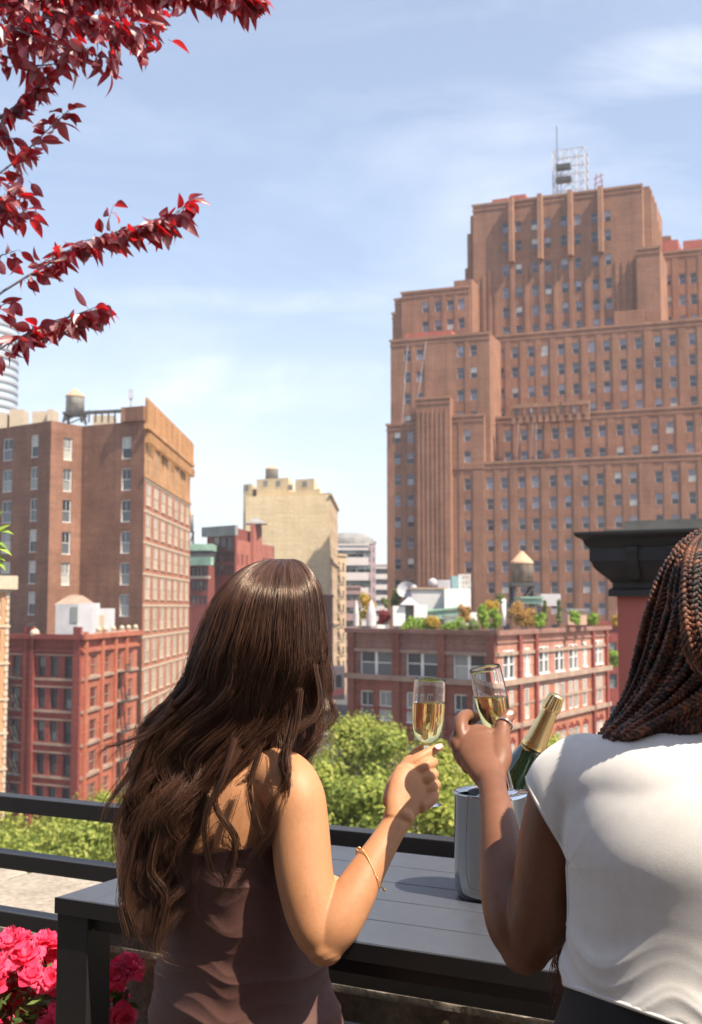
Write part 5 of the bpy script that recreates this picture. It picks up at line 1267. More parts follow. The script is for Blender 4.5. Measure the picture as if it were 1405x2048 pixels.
# ======== woman with long loose hair
RA = Vector((.73, -.68, 0)).normalized(); FA = Vector((.68, .73, 0)).normalized()
M_skinA = skin('warm_skin', (0.40, 0.178, 0.080), (0.46, 0.218, 0.103), .22)
M_nail = stone('pale_nail_varnish', (0.78, 0.66, 0.60), (0.84, 0.72, 0.66), 30, .2)
ra = empty('person', (-.18, 1.95, 0), 'woman with long brown wavy hair in a strapless brown dress raising a flute', 'person', 'two women toasting')
SA = [(P(500, 2500, 1.98), .165, .13), (P(500, 2250, 1.96), .182, .135), (P(498, 2120, 1.95), .180, .130), (P(492, 2048, 1.95), .171, .122), (P(486, 1960, 1.95), .152, .108), (P(482, 1890, 1.95), .142, .100),
      (P(472, 1820, 1.95), .143, .099), (P(446, 1740, 1.955), .148, .100), (P(436, 1680, 1.958), .152, .101), (P(438, 1620, 1.958), .155, .097), (P(445, 1565, 1.955), .150, .082), (P(455, 1520, 1.95), .115, .066), (P(470, 1485, 1.94), .072, .056), (P(488, 1445, 1.93), .051, .051), (P(508, 1375, 1.925), .049, .052)]
b = MB(); torso(b, SA, RA, FA, 0)
FHA = Vector((.62, .78, -.05)); HA = P(540, 1262, 1.925); q_, A_ = head(b, HA, FHA, .93)
limb(b, [(P(500, 1545, 1.91), .050, .040), (P(560, 1562, 1.86), .050, .044), (P(588, 1592, 1.83), .047, .046), (P(600, 1660, 1.815), .0445, .045), (P(608, 1740, 1.80), .043, .044), (P(622, 1815, 1.785), .040, .041), (P(640, 1868, 1.775), .036, .037), (P(650, 1893, 1.77), .0285, .030)], RA)
limb(b, [(P(651, 1889, 1.77), .029, .029), (P(672, 1850, 1.775), .036, .035), (P(705, 1795, 1.79), .0335, .032), (P(736, 1740, 1.81), .0275, .027), (P(765, 1692, 1.83), .0235, .022), (P(790, 1650, 1.85), .0232, .0175), (P(800, 1630, 1.855), .0245, .016)], Vector((.8, 0, .5)))
# left arm, mostly behind the hair, forearm lying along the table
limb(b, [(P(370, 1560, 2.02), .050, .042), (P(318, 1580, 2.07), .046, .044), (P(287, 1640, 2.09), .042, .043), (P(278, 1720, 2.10), .038, .040), (P(285, 1790, 2.10), .036, .038), (P(300, 1826, 2.10), .030, .031)], RA)
limb(b, [(P(298, 1820, 2.10), .030, .030), (P(360, 1805, 2.14), .034, .034), (P(450, 1795, 2.19), .029, .029), (P(560, 1785, 2.24), .022, .021), (P(600, 1780, 2.25), .024, .017)], ZUP)
# left hand resting, fingertips just past the right arm
limb(b, [(P(600, 1780, 2.25), .022, .015), (P(630, 1776, 2.26), .032, .014), (P(655, 1772, 2.27), .030, .012)], Vector((-.5, .85, .2)))
for i, (dy, L) in enumerate(((-8, 30), (-2, 34), (5, 32), (11, 24))):
    finger(b, [(650, 1768 + dy, 2.28 - .012 * i), (650 + L * .5, 1766 + dy, 2.28 - .012 * i), (650 + L, 1772 + dy, 2.28 - .012 * i)], [.0085, .0078, .0068])
# right hand: back of hand, fingers folding round the stem
limb(b, [(P(797, 1636, 1.853), .0225, .0155), (P(806, 1610, 1.865), .030, .016), (P(818, 1580, 1.880), .0345, .016), (P(828, 1554, 1.895), .0330, .0145), (P(832, 1543, 1.90), .028, .011)], Vector((.86, .2, -.5)))
limb(b, [(P(842, 1612, 1.875), .012, .012), (P(858, 1595, 1.89), .015, .012), (P(864, 1580, 1.905), .012, .010)], Vector((1, 0, 0)))
finger(b, [(802, 1548, 1.895), (815, 1531, 1.90), (842, 1515, 1.905), (862, 1503, 1.915), (881, 1494, 1.925)], [.0105, .0103, .0092, .0080, .0062])
finger(b, [(815, 1556, 1.89), (832, 1544, 1.895), (857, 1529, 1.900), (866, 1524, 1.925), (852, 1520, 1.952)], [.0105, .0105, .0098, .0088, .0070])
finger(b, [(826, 1574, 1.885), (842, 1564, 1.89), (862, 1552, 1.895), (868, 1548, 1.925), (856, 1545, 1.955)], [.0105, .0104, .0095, .0084, .0068])
finger(b, [(836, 1594, 1.885), (850, 1584, 1.888), (868, 1572, 1.895), (873, 1569, 1.922), (862, 1566, 1.948)], [.0098, .0095, .0085, .0075, .0062])
finger(b, [(782, 1602, 1.885), (790, 1568, 1.92), (812, 1532, 1.955), (834, 1508, 1.972), (846, 1496, 1.978)], [.0135, .0125, .0105, .0098, .0075])
bodyA = organic(b, 'body', .0019, 4, M_skinA, ra); eyes(ra, q_, A_, 1.0, plain('brown_iris', (.05, .025, .012), .1))
nail(ra, P(876, 1494, 1.908), P(884, 1491, 1.918) - P(866, 1501, 1.905), (P(876, 1494, 1.0) - P(880, 1500, 1.02)) + Vector((-.05, -.6, .75)), .0145, .0052, M_nail)
# lower legs under the dress hem, out of frame
b = MB()
for k in (-1, 1): limb(b, [(Vector((-.16, 1.98, .55)) + RA * k * .08, .075, .075), (Vector((-.16, 1.98, .3)) + RA * k * .08, .055, .055), (Vector((-.16, 1.97, .08)) + RA * k * .08, .038, .038), (Vector((-.16, 2.0, .045)) + RA * k * .08 + FA * .06, .036, .03), (Vector((-.16, 2.0, .03)) + RA * k * .08 + FA * .13, .034, .02)], RA)
organic(b, 'legs', .005, 3, M_skinA, ra)
# dress with ruching
def rg(x): return abs(((x) % 1.0) * 2 - 1)
zN = P(440, 1712, 1.86).z; zs_ = P(545, 1684, 1.86).z
def foldsA(t, z, q):
    k = math.sin(t); zz = (z - 1.1)
    wav = mnoise.noise(Vector((math.cos(t) * 1.3, math.sin(t) * 1.3, zz * 3))) * .8
    ph = zz * 15 + .35 * math.cos(t - .3) * (1 + zz * 2) + wav * .7
    m = mnoise.noise(Vector((math.cos(t) * 1.6 + 5, math.sin(t) * 1.6, zz * 7))) ; m = .55 + .9 * m
    low = smooth01((z - .82) / .16) * smooth01((1.29 - z) / .05)
    r1 = (1 - rg(ph)) ** 2.2; r2 = (1 - rg(ph * 2.3 + wav * 2)) ** 1.6
    return (.0058 * r1 + .0018 * r2) * max(0, m) * low + .0015 * mnoise.noise(Vector((q.x * 9, q.y * 9, z * 14)))
def topA(t):
    # neckline dips at the back centre and rises to the right
    ca = math.cos(t); return zN + (zs_ - zN) * max(0, ca) ** 1.5 + .006 * (1 - abs(ca)) * 0 + .02 * max(0, math.sin(t))
b = MB(); torso(b, SA, RA, FA, .0055, 260, 44, True, foldsA, z1=zN + .05, ztop=topA)
M_dress = stone('brown_jersey', (0.080, 0.031, 0.023), (0.100, 0.041, 0.031), 5, .72, bump=.12, bscale=700, fine=.12)
M_dress.node_tree.nodes['Principled BSDF'].inputs['Sheen Weight'].default_value = .10
M_dress.node_tree.nodes['Principled BSDF'].inputs['Sheen Roughness'].default_value = .4
M_dress.node_tree.nodes['Principled BSDF'].inputs['Sheen Tint'].default_value = (.8, .55, .5, 1)
dress = b.build('dress', M_dress, ra, True)
b = MB(); row = []
for j in range(120):
    t = 2 * math.pi * j / 120
    # hem roll that follows the neckline
    z = topA(t) + .000; ca, sa = math.cos(t), math.sin(t)
    i = min(range(len(SA)), key=lambda k: abs(SA[k][0].z - z)); 
    zs = [s[0].z for s in SA]; xs_ = interp(z, zs, [s[0].x for s in SA]); ys_ = interp(z, zs, [s[0].y for s in SA]); aa = interp(z, zs, [s[1] for s in SA]); bb_ = interp(z, zs, [s[2] for s in SA])
    ca2 = math.copysign(abs(ca) ** .88, ca); sa2 = math.copysign(abs(sa) ** .88, sa); nr = (RA * ca2 * bb_ + FA * sa2 * aa).normalized()
    row.append(Vector((xs_, ys_, z)) + RA * ca2 * aa + FA * sa2 * bb_ + nr * .0055)
row.append(row[0]); b.tube(row, .0022, 8, cap=False); b.build('neckline_seam', M_dress, dress)
# bracelet
M_fgold = metalmat('fine_gold', (0.95, 0.62, 0.25), .22); b = MB(); c0 = P(741, 1741, 1.813); axb = (P(768, 1690, 1.83) - P(705, 1795, 1.79)).normalized()
x = (Vector((1, 0, 0)) - axb * axb.x).normalized(); y = axb.cross(x); ring_ = []
for j in range(81):
    t = 2 * math.pi * j / 80; ring_.append(c0 + x * math.cos(t) * .0312 + y * math.sin(t) * .0305 + axb * (-.012 * math.cos(t) + .004 * math.sin(t * 2)) - Vector((0, 0, .003)) * math.cos(t))
for j in range(80): b.tube([ring_[j], ring_[j] * .25 + ring_[j + 1] * .75], .0009, 5)
for j in (3, 24, 40, 44): b.ball(ring_[j], .0024, 5)
b.ball(ring_[46], .003, 5); b.build('bracelet', M_fgold, ra)

# ---- hair: thousands of real strands grouped into locks
def hairmat(name, c, c2, rough, spec=.5):
    m, t, b = newmat(name); hi = t.nodes.new('ShaderNodeHairInfo')
    col = ramp(t, hi.outputs['Random'], [(0, c), (.6, tuple((x + y) / 2.4 for x, y in zip(c, c2))), (1, c2)]); t.links.new(col, b.inputs['Base Color'])
    b.inputs['Roughness'].default_value = rough; b.inputs['Specular IOR Level'].default_value = .75
    b.inputs['Specular Tint'].default_value = (1.0, .78, .62, 1); return m
M_hairA = hairmat('brown_hair', (0.018, 0.0085, 0.006), (0.125, 0.057, 0.034), .31)
M_scalp = stone('dark_hair_underlayer', (0.012, 0.007, 0.005), (0.022, 0.012, 0.009), 20, .7)
def strands(name, lines, radii, mat, parent):
    off = wloc(parent); cv = bpy.data.hair_curves.new(name); cv.add_curves([len(l) for l in lines])
    pos = np.concatenate([np.asarray(l, dtype=np.float32) for l in lines]) - np.array(off, dtype=np.float32)
    cv.attributes['position'].data.foreach_set('vector', pos.ravel().astype(np.float32))
    ra_ = cv.attributes.get('radius') or cv.attributes.new('radius', 'FLOAT', 'POINT'); ra_.data.foreach_set('value', np.concatenate(radii).astype(np.float32))
    cv.materials.append(mat); o = bpy.data.objects.new(name, cv); COL.objects.link(o); o.parent = parent; return o
EY = [1116, 1122, 1132, 1150, 1180, 1220, 1300, 1380, 1440, 1500, 1560, 1620, 1700, 1780, 1860, 1930]
EL = [545, 520, 497, 470, 446, 426, 398, 362, 326, 298, 282, 280, 286, 290, 296, 305]
ER = [582, 600, 612, 626, 638, 643, 647, 649, 645, 618, 585, 565, 548, 530, 470, 420]
ED = [1.925, 1.925, 1.925, 1.925, 1.925, 1.925, 1.922, 1.925, 1.93, 1.925, 1.915, 1.905, 1.90, 1.895, 1.89, 1.89]
EB = [.012, .035, .055, .078, .100, .112, .115, .100, .082, .072, .066, .062, .058, .056, .055, .055]
_k = spline(list(zip(EY, EL, ER, ED, EB)), 600); _k = np.array(_k); _k = np.array([np.convolve(np.pad(c, 20, mode='edge'), np.ones(41) / 41, 'valid') if False else c for c in _k.T])
EYD, ED4 = _k[0], [_k[i] for i in (1, 2, 3, 4)]
def env(py, phi, rho):
    xl, xr, d, bb = (np.interp(py, EYD, e) for e in ED4)
    xc, rx = (xl + xr) / 2, (xr - xl) / 2
    return xc + rx * np.cos(phi) * rho, d - bb * np.sin(phi) * rho
def Pn(px, py, d):
    u = (px - W0 / 2) / F; v = (H0 / 2 - py) / F; yy = math.cos(PITCH) - v * math.sin(PITCH); zz = math.sin(PITCH) + v * math.cos(PITCH); k = d / yy
    return np.stack([u * k, d + 0 * k, CZ + zz * k], -1)
rs = np.random.RandomState(12); lines, radii = [], []
NP_ = 44
def lock(phi, rho, yend, nstr, amp, wl, ph, spread, tipgather=.25, y0=1118, rad=.00026, dxend=0.0, ddend=0.0, freq2=0.0):
    t = np.linspace(0, 1, NP_)
    for _ in range(nstr):
        ye = yend - abs(rs.normal(0, 1)) * 105 * (1 if rs.rand() < .8 else 2.2); ye = max(ye, 1300)
        py = y0 + (ye - y0) * t + 0
        g = 1 - (1 - tipgather) * t ** 1.6
        o1, o2 = rs.normal(0, 1) * spread, rs.normal(0, 1) * spread * .6
        dphi = rs.normal(0, .050) * g
        x, d = env(py, phi + dphi, rho * (1 - .025 * abs(rs.normal()) * (1 + .5 * np.sin(py / 23 + rs.rand() * 6))))
        k = np.clip((py - 1250) / 240, 0, 1) ** 1.2; s = (py - 1300) / wl * 2 * math.pi + ph
        lag = rs.normal(0, .25)
        x = x + amp * k * np.sin(s + lag) * (1 + .25 * rs.normal()) + o1 * g * np.clip((py - 1140) / 120, 0, 1) + dxend * t ** 4
        d = d + (amp * .55 / 1220) * k * np.cos(s * .9 + lag + 1) + o2 / 1220 * g * np.clip((py - 1140) / 120, 0, 1) + ddend * t ** 3
        x = x + 2.0 * np.sin(py / 37 + rs.rand() * 6) * k + rs.normal(0, .6, NP_).cumsum() * .12 * k
        curl = 14 * rs.rand() * t ** 6; x = x + curl * np.sin(t * 9 + ph)
        lines.append(Pn(x, py, d)); radii.append(rad * (1 - .75 * t ** 5) * (.8 + .5 * rs.rand()) + np.zeros(NP_))
nl = 96
for i in range(nl):
    phi = -.35 + (math.pi + .75) * (i + rs.rand() * .8) / nl; rho = rs.choice([1.05, 1.0, .95, .90, .84])
    u = phi / math.pi     # 0 right, 1 left
    yend = np.interp(u, [-.1, .1, .25, .4, .55, .7, .85, 1.05], [1470, 1600, 1790, 1790, 1740, 1830, 1890, 1850]) + rs.normal(0, 45)
    lock(phi, rho, yend, 100, rs.uniform(15, 32), rs.uniform(150, 220), u * 7 + rs.normal(0, .9), rs.uniform(4, 7), rs.uniform(.06, .25))
# an inner layer fills the mass
for i in range(60):
    phi = .05 + (math.pi - .1) * rs.rand(); u = phi / math.pi
    lock(phi, .78, np.interp(u, [0, .3, .5, .75, 1], [1480, 1560, 1600, 1740, 1780]), 60, 9, 190, u * 9, 9, .6)
# loose flyaways
for i in range(130):
    phi = rs.uniform(-.3, math.pi + .3); lock(phi, rs.uniform(1.0, 1.05), rs.uniform(1400, 1900), 1, rs.uniform(14, 34), rs.uniform(120, 260), rs.rand() * 6, 7, 1.0, rad=.00016)
def wisps(pts, n, sp, rad=.00027):
    base = np.array(spline(pts, NP_)); t = np.linspace(0, 1, NP_)
    for _ in range(n):
        o = rs.normal(0, sp, 2); q = base.copy(); g = (.5 + rs.rand() * 1.0 * t ** 1.5); q[:, 0] += o[0] * g + 3 * np.sin(t * 7 + rs.rand() * 6) * t; q[:, 1] += o[1] * g; q[:, 2] += rs.normal(0, .004)
        m = int(NP_ * rs.uniform(.7, 1)); q = q[:m]; tt = np.linspace(0, 1, m)
        lines.append(np.array([tuple(P(*r)) for r in q])); radii.append(rad * (1 - .8 * tt ** 3))
# strands blown out to the left, and curls at the right
wisps([(345, 1400, 1.87), (320, 1450, 1.88), (262, 1480, 1.88), (205, 1500, 1.88), (186, 1540, 1.88)], 30, 5)
wisps([(345, 1420, 1.87), (300, 1470, 1.88), (262, 1540, 1.88), (215, 1610, 1.88), (200, 1660, 1.88)], 80, 6)
wisps([(340, 1440, 1.87), (300, 1500, 1.88), (272, 1580, 1.88), (235, 1640, 1.88), (228, 1700, 1.88), (246, 1750, 1.88)], 80, 6)
wisps([(350, 1430, 1.86), (295, 1470, 1.87), (235, 1500, 1.87), (200, 1530, 1.88)], 10, 8)
wisps([(300, 1600, 1.86), (262, 1700, 1.86), (246, 1800, 1.87), (262, 1880, 1.87), (240, 1900, 1.87)], 60, 9)
wisps([(330, 1620, 1.85), (300, 1740, 1.85), (330, 1800, 1.85), (310, 1900, 1.85), (345, 1925, 1.85)], 50, 10)
wisps([(643, 1330, 1.86), (648, 1390, 1.86), (650, 1420, 1.85), (618, 1440, 1.84), (588, 1462, 1.83), (572, 1500, 1.82)], 90, 5)
wisps([(630, 1330, 1.85), (640, 1400, 1.84), (625, 1440, 1.83), (585, 1470, 1.82), (575, 1520, 1.81), (590, 1560, 1.80)], 60, 6)
wisps([(600, 1380, 1.82), (590, 1450, 1.81), (565, 1520, 1.80), (575, 1580, 1.79), (545, 1660, 1.79), (500, 1720, 1.80), (480, 1790, 1.82)], 110, 6)
wisps([(590, 1420, 1.82), (575, 1500, 1.80), (572, 1560, 1.79), (530, 1640, 1.80), (520, 1720, 1.81), (560, 1790, 1.82)], 60, 6)
wisps([(480, 1500, 1.82), (430, 1600, 1.81), (470, 1680, 1.81), (455, 1760, 1.82), (420, 1810, 1.83)], 90, 6)
wisps([(470, 1480, 1.81), (445, 1560, 1.80), (410, 1640, 1.81), (425, 1740, 1.83), (470, 1800, 1.84)], 70, 6)
wisps([(520, 1500, 1.80), (500, 1580, 1.79), (520, 1660, 1.80), (560, 1700, 1.81), (545, 1760, 1.82)], 60, 7)
strands('hair', lines, radii, M_hairA, ra)
b = MB(); rows = []
for py in [1119, 1121, 1124, 1128] + list(range(1134, 1460, 12)):
    row = []
    for j in range(40):
        ph = 2 * math.pi * j / 40
        if math.sin(ph) < 0: x, d = env(py, ph, .93); d = float(np.interp(py, EY, ED)) - .05 * math.sin(ph)
        else: x, d = env(py, ph, .93)
        row.append(P(float(x), py, float(d)))
    rows.append(row)
b.grid(rows, 0, True, True, True, True); b.build('hair_underlayer', M_scalp, ra, True)

# ======== woman with braids in a white top
RB_ = Vector((.883, -.469, 0)).normalized(); FB = Vector((.469, .883, 0)).normalized()
M_skinB = skin('deep_brown_skin', (0.145, 0.056, 0.027), (0.195, 0.082, 0.042), .16, (1.0, .4, .25), .44)
rbp = empty('person', (.42, 1.38, 0), 'woman with copper and black braids in a white cap-sleeve top, at the right edge', 'person', 'two women toasting')
SB = [(P(1432, 3300, 1.38), .15, .12), (P(1425, 2500, 1.37), .192, .145), (P(1425, 2300, 1.37), .196, .145), (P(1422, 2140, 1.37), .180, .130), (P(1415, 2020, 1.365), .156, .112), (P(1405, 1945, 1.365), .148, .104), (P(1408, 1860, 1.365), .147, .102),
      (P(1410, 1780, 1.365), .150, .106), (P(1412, 1700, 1.365), .156, .110), (P(1418, 1630, 1.366), .158, .104), (P(1424, 1570, 1.368), .156, .092), (P(1427, 1530, 1.370), .148, .078), (P(1430, 1502, 1.372), .134, .066), (P(1432, 1484, 1.374), .108, .058), (P(1434, 1462, 1.385), .070, .055), (P(1440, 1420, 1.405), .055, .055), (P(1455, 1350, 1.43), .052, .054)]
HB_ = P(1468, 1268, 1.44); FHB = Vector((.40, .90, -.12))
CB = P(1424, 1570, 1.368)
def mir(p): return p - RB_ * (2 * (p - CB).dot(RB_))
def armB(b, inflate=0, only_cap=False):
    br = [(P(1425, 1597, 1.367), .075, .088), (P(1325, 1594, 1.383), .073, .078), (P(1245, 1581, 1.409), .063, .063), (P(1182, 1567, 1.437), .050, .050)]
    pts = [(P(1172, 1556, 1.443), .046, .046), (P(1139, 1583, 1.452), .0465, .046), (P(1122, 1640, 1.455), .0455, .0455), (P(1108, 1710, 1.46), .0450, .0445), (P(1092, 1790, 1.468), .0420, .042), (P(1068, 1860, 1.475), .0385, .0385), (P(1052, 1898, 1.478), .031, .0315)]
    far = [(mir(p), a, c) for p, a, c in pts[:3]]
    if not only_cap: far += [(Vector((.585, 1.34, 1.32)), .043, .043), (Vector((.602, 1.39, 1.22)), .039, .039), (Vector((.604, 1.42, 1.165)), .031, .032)]
    if only_cap: pts = pts[:3]
    limb(b, [(p, a + inflate, c + inflate) for p, a, c in br], ZUP); limb(b, [(mir(p), a + inflate, c + inflate) for p, a, c in br], ZUP)
    limb(b, [(p, a + inflate, c + inflate) for p, a, c in pts], RB_); limb(b, [(p, a + inflate, c + inflate) for p, a, c in far], RB_)
b = MB(); torso(b, SB, RB_, FB, 0, e=.96); q_, A_ = head(b, HB_, FHB, 1.0); armB(b)
limb(b, [(P(1050, 1896, 1.478), .030, .030), (P(1033, 1850, 1.49), .036, .035), (P(1016, 1790, 1.515), .0340, .033), (P(1006, 1725, 1.545), .0285, .029), (P(1000, 1660, 1.58), .0250, .0240), (P(991, 1605, 1.62), .0205, .0205), (P(985, 1570, 1.65), .0195, .0170), (P(981, 1553, 1.665), .0215, .016)], Vector((1, 0, 0)))
# far (right) forearm reaching to the table edge, out of frame
limb(b, [(Vector((.604, 1.42, 1.165)), .031, .031), (Vector((.592, 1.49, 1.143)), .035, .034), (Vector((.57, 1.60, 1.110)), .026, .025), (Vector((.556, 1.675, 1.092)), .0225, .018), (Vector((.548, 1.72, 1.084)), .031, .015), (Vector((.540, 1.765, 1.079)), .033, .013)], Vector((1, 0, 0)))
for k in (-1.5, -.5, .5, 1.5):
    q0 = Vector((.540 + .017 * k, 1.765 + .005 * k, 1.079)); limb(b, [(q0, .009, .009), (q0 + Vector((-.004, .04, .002)), .0085, .0085), (q0 + Vector((-.008, .072 - .006 * abs(k), -.010)), .007, .007)], Vector((1, 0, 0)), 16, 6)
limb(b, [(Vector((.530, 1.70, 1.084)), .012, .012), (Vector((.506, 1.745, 1.078)), .010, .010), (Vector((.500, 1.775, 1.072)), .008, .008)], Vector((1, 0, 0)), 16, 6)
# left hand cradling the flute
limb(b, [(P(986, 1568, 1.652), .0200, .0165), (P(975, 1540, 1.680), .0275, .0175), (P(966, 1510, 1.710), .0345, .0185), (P(955, 1484, 1.735), .0320, .0170), (P(946, 1468, 1.748), .0255, .0130)], Vector((1, 0, .12)))
limb(b, [(P(992, 1550, 1.672), .014, .014), (P(999, 1515, 1.700), .0185, .0165), (P(1001, 1485, 1.725), .0150, .0140), (P(1006, 1460, 1.742), .0115, .0115)], Vector((1, 0, 0)))     # thumb base
limb(b, [(P(940, 1478, 1.742), .012, .012), (P(970, 1472, 1.738), .013, .011), (P(1000, 1480, 1.735), .012, .012)], ZUP)      # web between thumb and index
finger(b, [(1003, 1472, 1.735), (1007, 1450, 1.748), (1017, 1434, 1.760), (1026, 1424, 1.768)], [.0118, .0112, .0098, .0072])
finger(b, [(926, 1490, 1.735), (922, 1458, 1.745), (925, 1438, 1.765), (938, 1430, 1.800), (955, 1434, 1.832)], [.0120, .0108, .0100, .0090, .0072])
finger(b, [(922, 1500, 1.728), (915, 1482, 1.745), (922, 1462, 1.785), (942, 1456, 1.825), (962, 1462, 1.845)], [.0115, .0112, .0098, .0088, .0070])
finger(b, [(928, 1520, 1.715), (920, 1502, 1.738), (930, 1482, 1.785), (950, 1478, 1.825), (972, 1482, 1.842)], [.0110, .0108, .0094, .0084, .0068])
finger(b, [(938, 1535, 1.700), (930, 1520, 1.725), (942, 1502, 1.775), (960, 1498, 1.815), (980, 1502, 1.832)], [.0100, .0095, .0084, .0075, .0062])
organic(b, 'body', .0019, 4, M_skinB, rbp); eyes(rbp, q_, A_, 1.0, plain('dark_iris', (.02, .012, .008), .1))
nail(rbp, P(1020, 1432, 1.752), P(1026, 1424, 1.765) - P(1010, 1448, 1.75), Vector((.45, -.85, .15)), .0150, .0060, stone('pink_nail_varnish', (0.80, 0.52, 0.42), (0.86, 0.60, 0.48), 30, .15))
M_silver = metalmat('silver_ring', (0.85, 0.82, 0.80), .15); b = MB(); c0 = P(1009, 1449, 1.748); axr = (P(1017, 1434, 1.758) - P(1005, 1462, 1.74)).normalized(); x = axr.orthogonal().normalized(); y = axr.cross(x)
b.tube([c0 + (x * math.cos(t) + y * math.sin(t)) * .0122 for t in [2 * math.pi * j / 40 for j in range(41)]], .0013, 8, cap=False); b.build('ring', M_silver, rbp)
# white top
M_whitetop = stone('white_cotton', (0.66, 0.63, 0.59), (0.72, 0.69, 0.65), 6, .9, bump=.10, bscale=700, fine=.05)
M_whitetop.node_tree.nodes['Principled BSDF'].inputs['Sheen Weight'].default_value = .3
zpit = P(1150, 1712, 1.42).z
def foldsB(t, z, q):
    zz = z - 1.1; ph = zz * 17 + .9 * math.cos(t + .4) * (zz * 2 + .6) + mnoise.noise(Vector((math.cos(t) * 1.2, math.sin(t) * 1.2, zz * 4))) * 1.0
    low = smooth01((1.30 - z) / .12); m = .5 + mnoise.noise(Vector((math.cos(t) * 1.7, math.sin(t) * 1.7 + 3, zz * 9)))
    big = .003 * mnoise.noise(Vector((q.x * 14, q.y * 14, z * 7)))
    return .0140 * ((1 - rg(ph)) ** 2) * max(0, m) * low + .0050 * ((1 - rg(ph * 2.1 + 1)) ** 2) * max(0, m) * low + big
b = MB(); torso(b, SB[3:-1], RB_, FB, .006, 120, 20, True, None, e=.96); armB(b, .0065, True)
rr2 = b
top = organic(b, 'white_top', .0022, 45, M_whitetop, rbp, .7)
bm = bmesh.new(); bm.from_mesh(top.data); off = wloc(top)
bm.normal_update(); zsB = [s[0].z for s in SB]
ARM = P(1152, 1722, 1.42)
for v in bm.verts:
    w = v.co + off; cxx = interp(w.z, zsB, [s[0].x for s in SB]); cyy = interp(w.z, zsB, [s[0].y for s in SB]); q = w - Vector((cxx, cyy, w.z)); t_ = math.atan2(q.dot(FB), q.dot(RB_))
    d_ = foldsB(t_, w.z, w)
    a_ = w - ARM; r_ = a_.length
    if r_ < .16:      # pulls that fan out of the armpit
        an_ = math.atan2(a_.z, a_.dot(RB_)); d_ += .0014 * smooth01((.16 - r_) / .12) * smooth01(r_ / .03) * (1 - rg(an_ * 1.7 + .15 + mnoise.noise(a_ * 12) * .25)) ** 2.5
    v.co += v.normal * d_ * .55
def cutplane(p, n, cond):
    """clean cut along a plane, dropping faces beyond it where cond holds"""
    p = p - off; n = n.normalized(); bmesh.ops.bisect_plane(bm, geom=bm.verts[:] + bm.edges[:] + bm.faces[:], plane_co=p, plane_no=n)
    kill = [f for f in bm.faces if (f.calc_center_median() - p).dot(n) > 0 and cond(f.calc_center_median() + off)]
    bmesh.ops.delete(bm, geom=kill, context='FACES')
pa, pb = P(1066, 1577, 1.45), P(1150, 1722, 1.42); e1 = (pb - pa).normalized(); n1 = e1.cross(Vector((.15, 1, .1))).normalized()
if n1.x > 0: n1 = -n1
sh_x = P(1250, 1600, 1.43)
cutplane(pa, n1, lambda c: c.z > zpit - .075 and (c.z > zpit or (c - P(1150, 1722, 1.42)).dot(RB_) < .002) and (c - P(1200, 1722, 1.42)).dot(RB_) < .02)
n2 = n1 - RB_ * (2 * n1.dot(RB_)); leftcond = lambda c: c.z > zpit - .075 and (c.z > zpit or (c - P(1150, 1722, 1.42)).dot(RB_) < .002) and (c - P(1200, 1722, 1.42)).dot(RB_) < .02
cutplane(mir(pa), n2, lambda c: leftcond(mir(c)))
cutplane(P(1340, 1466, 1.34), Vector((.02, -.22, 1)), lambda c: True)
cutplane(P(1149, 1975, 1.43), Vector((-.34, -.25, -1)), lambda c: True)
# keep the largest shell
def islands(bm):
    seen = set(); out = []
    for f in bm.faces:
        if f.index in seen: continue
        st = [f]; grp = []; seen.add(f.index)
        while st:
            g_ = st.pop(); grp.append(g_)
            for e in g_.edges:
                for h in e.link_faces:
                    if h.index not in seen: seen.add(h.index); st.append(h)
        out.append(grp)
    return sorted(out, key=len)
bm.faces.index_update(); isl = islands(bm)
for g_ in isl[:-1]: bmesh.ops.delete(bm, geom=g_, context='FACES')
bnd = [e for e in bm.edges if e.is_boundary]
bm.to_mesh(top.data)
loops = []
adj = {}
for e in bnd:
    a, c = e.verts; adj.setdefault(a.index, []).append(c.index); adj.setdefault(c.index, []).append(a.index)
bm.verts.ensure_lookup_table(); seen = set()
for s0 in list(adj):
    if s0 in seen: continue
    lp = [s0]; seen.add(s0); cur = s0
    while True:
        nx = [k for k in adj[cur] if k not in seen]
        if not nx: break
        cur = nx[0]; seen.add(cur); lp.append(cur)
    if len(lp) > 40: loops.append([bm.verts[i].co + off for i in lp])
bm.free()
sm_ = top.modifiers.new('s', 'SOLIDIFY'); sm_.thickness = .0016; sm_.offset = 1
b = MB()
for lp in loops:
    lp = lp[::3]; m = len(lp); lp2 = [(lp[i - 2] + lp[i - 1] + lp[i] + lp[(i + 1) % m] + lp[(i + 2) % m]) / 5 for i in range(m)]; b.tube(lp2 + [lp2[0]], .0030, 6, cap=False)
b.build('seam', M_whitetop, top)
# black trousers
b = MB(); torso(b, SB[1:6], RB_, FB, .0065, 96, 20, True, None, z1=P(1100, 1950, 1.40).z)
tr_ = P(1425, 2500, 1.37)
for k in (-1, 1): limb(b, [(tr_ + RB_ * k * .09, .10, .11), (tr_ + RB_ * k * .09 + Vector((0, 0, -.35)), .075, .08), (tr_ + RB_ * k * .09 + Vector((0, 0, .06 - tr_.z)), .07, .08)], RB_)
organic(b, 'trousers', .004, 3, stone('black_cloth', (0.010, 0.009, 0.011), (0.018, 0.016, 0.019), 8, .8, bump=.2, bscale=500), rbp)
b = MB()
for k in (-1, 1): limb(b, [(Vector((tr_.x, tr_.y, .04)) + RB_ * k * .09 - FB * .05, .04, .035), (Vector((tr_.x, tr_.y, .035)) + RB_ * k * .09 + FB * .14, .04, .025)], RB_)
organic(b, 'shoes', .004, 2, M_black, rbp)

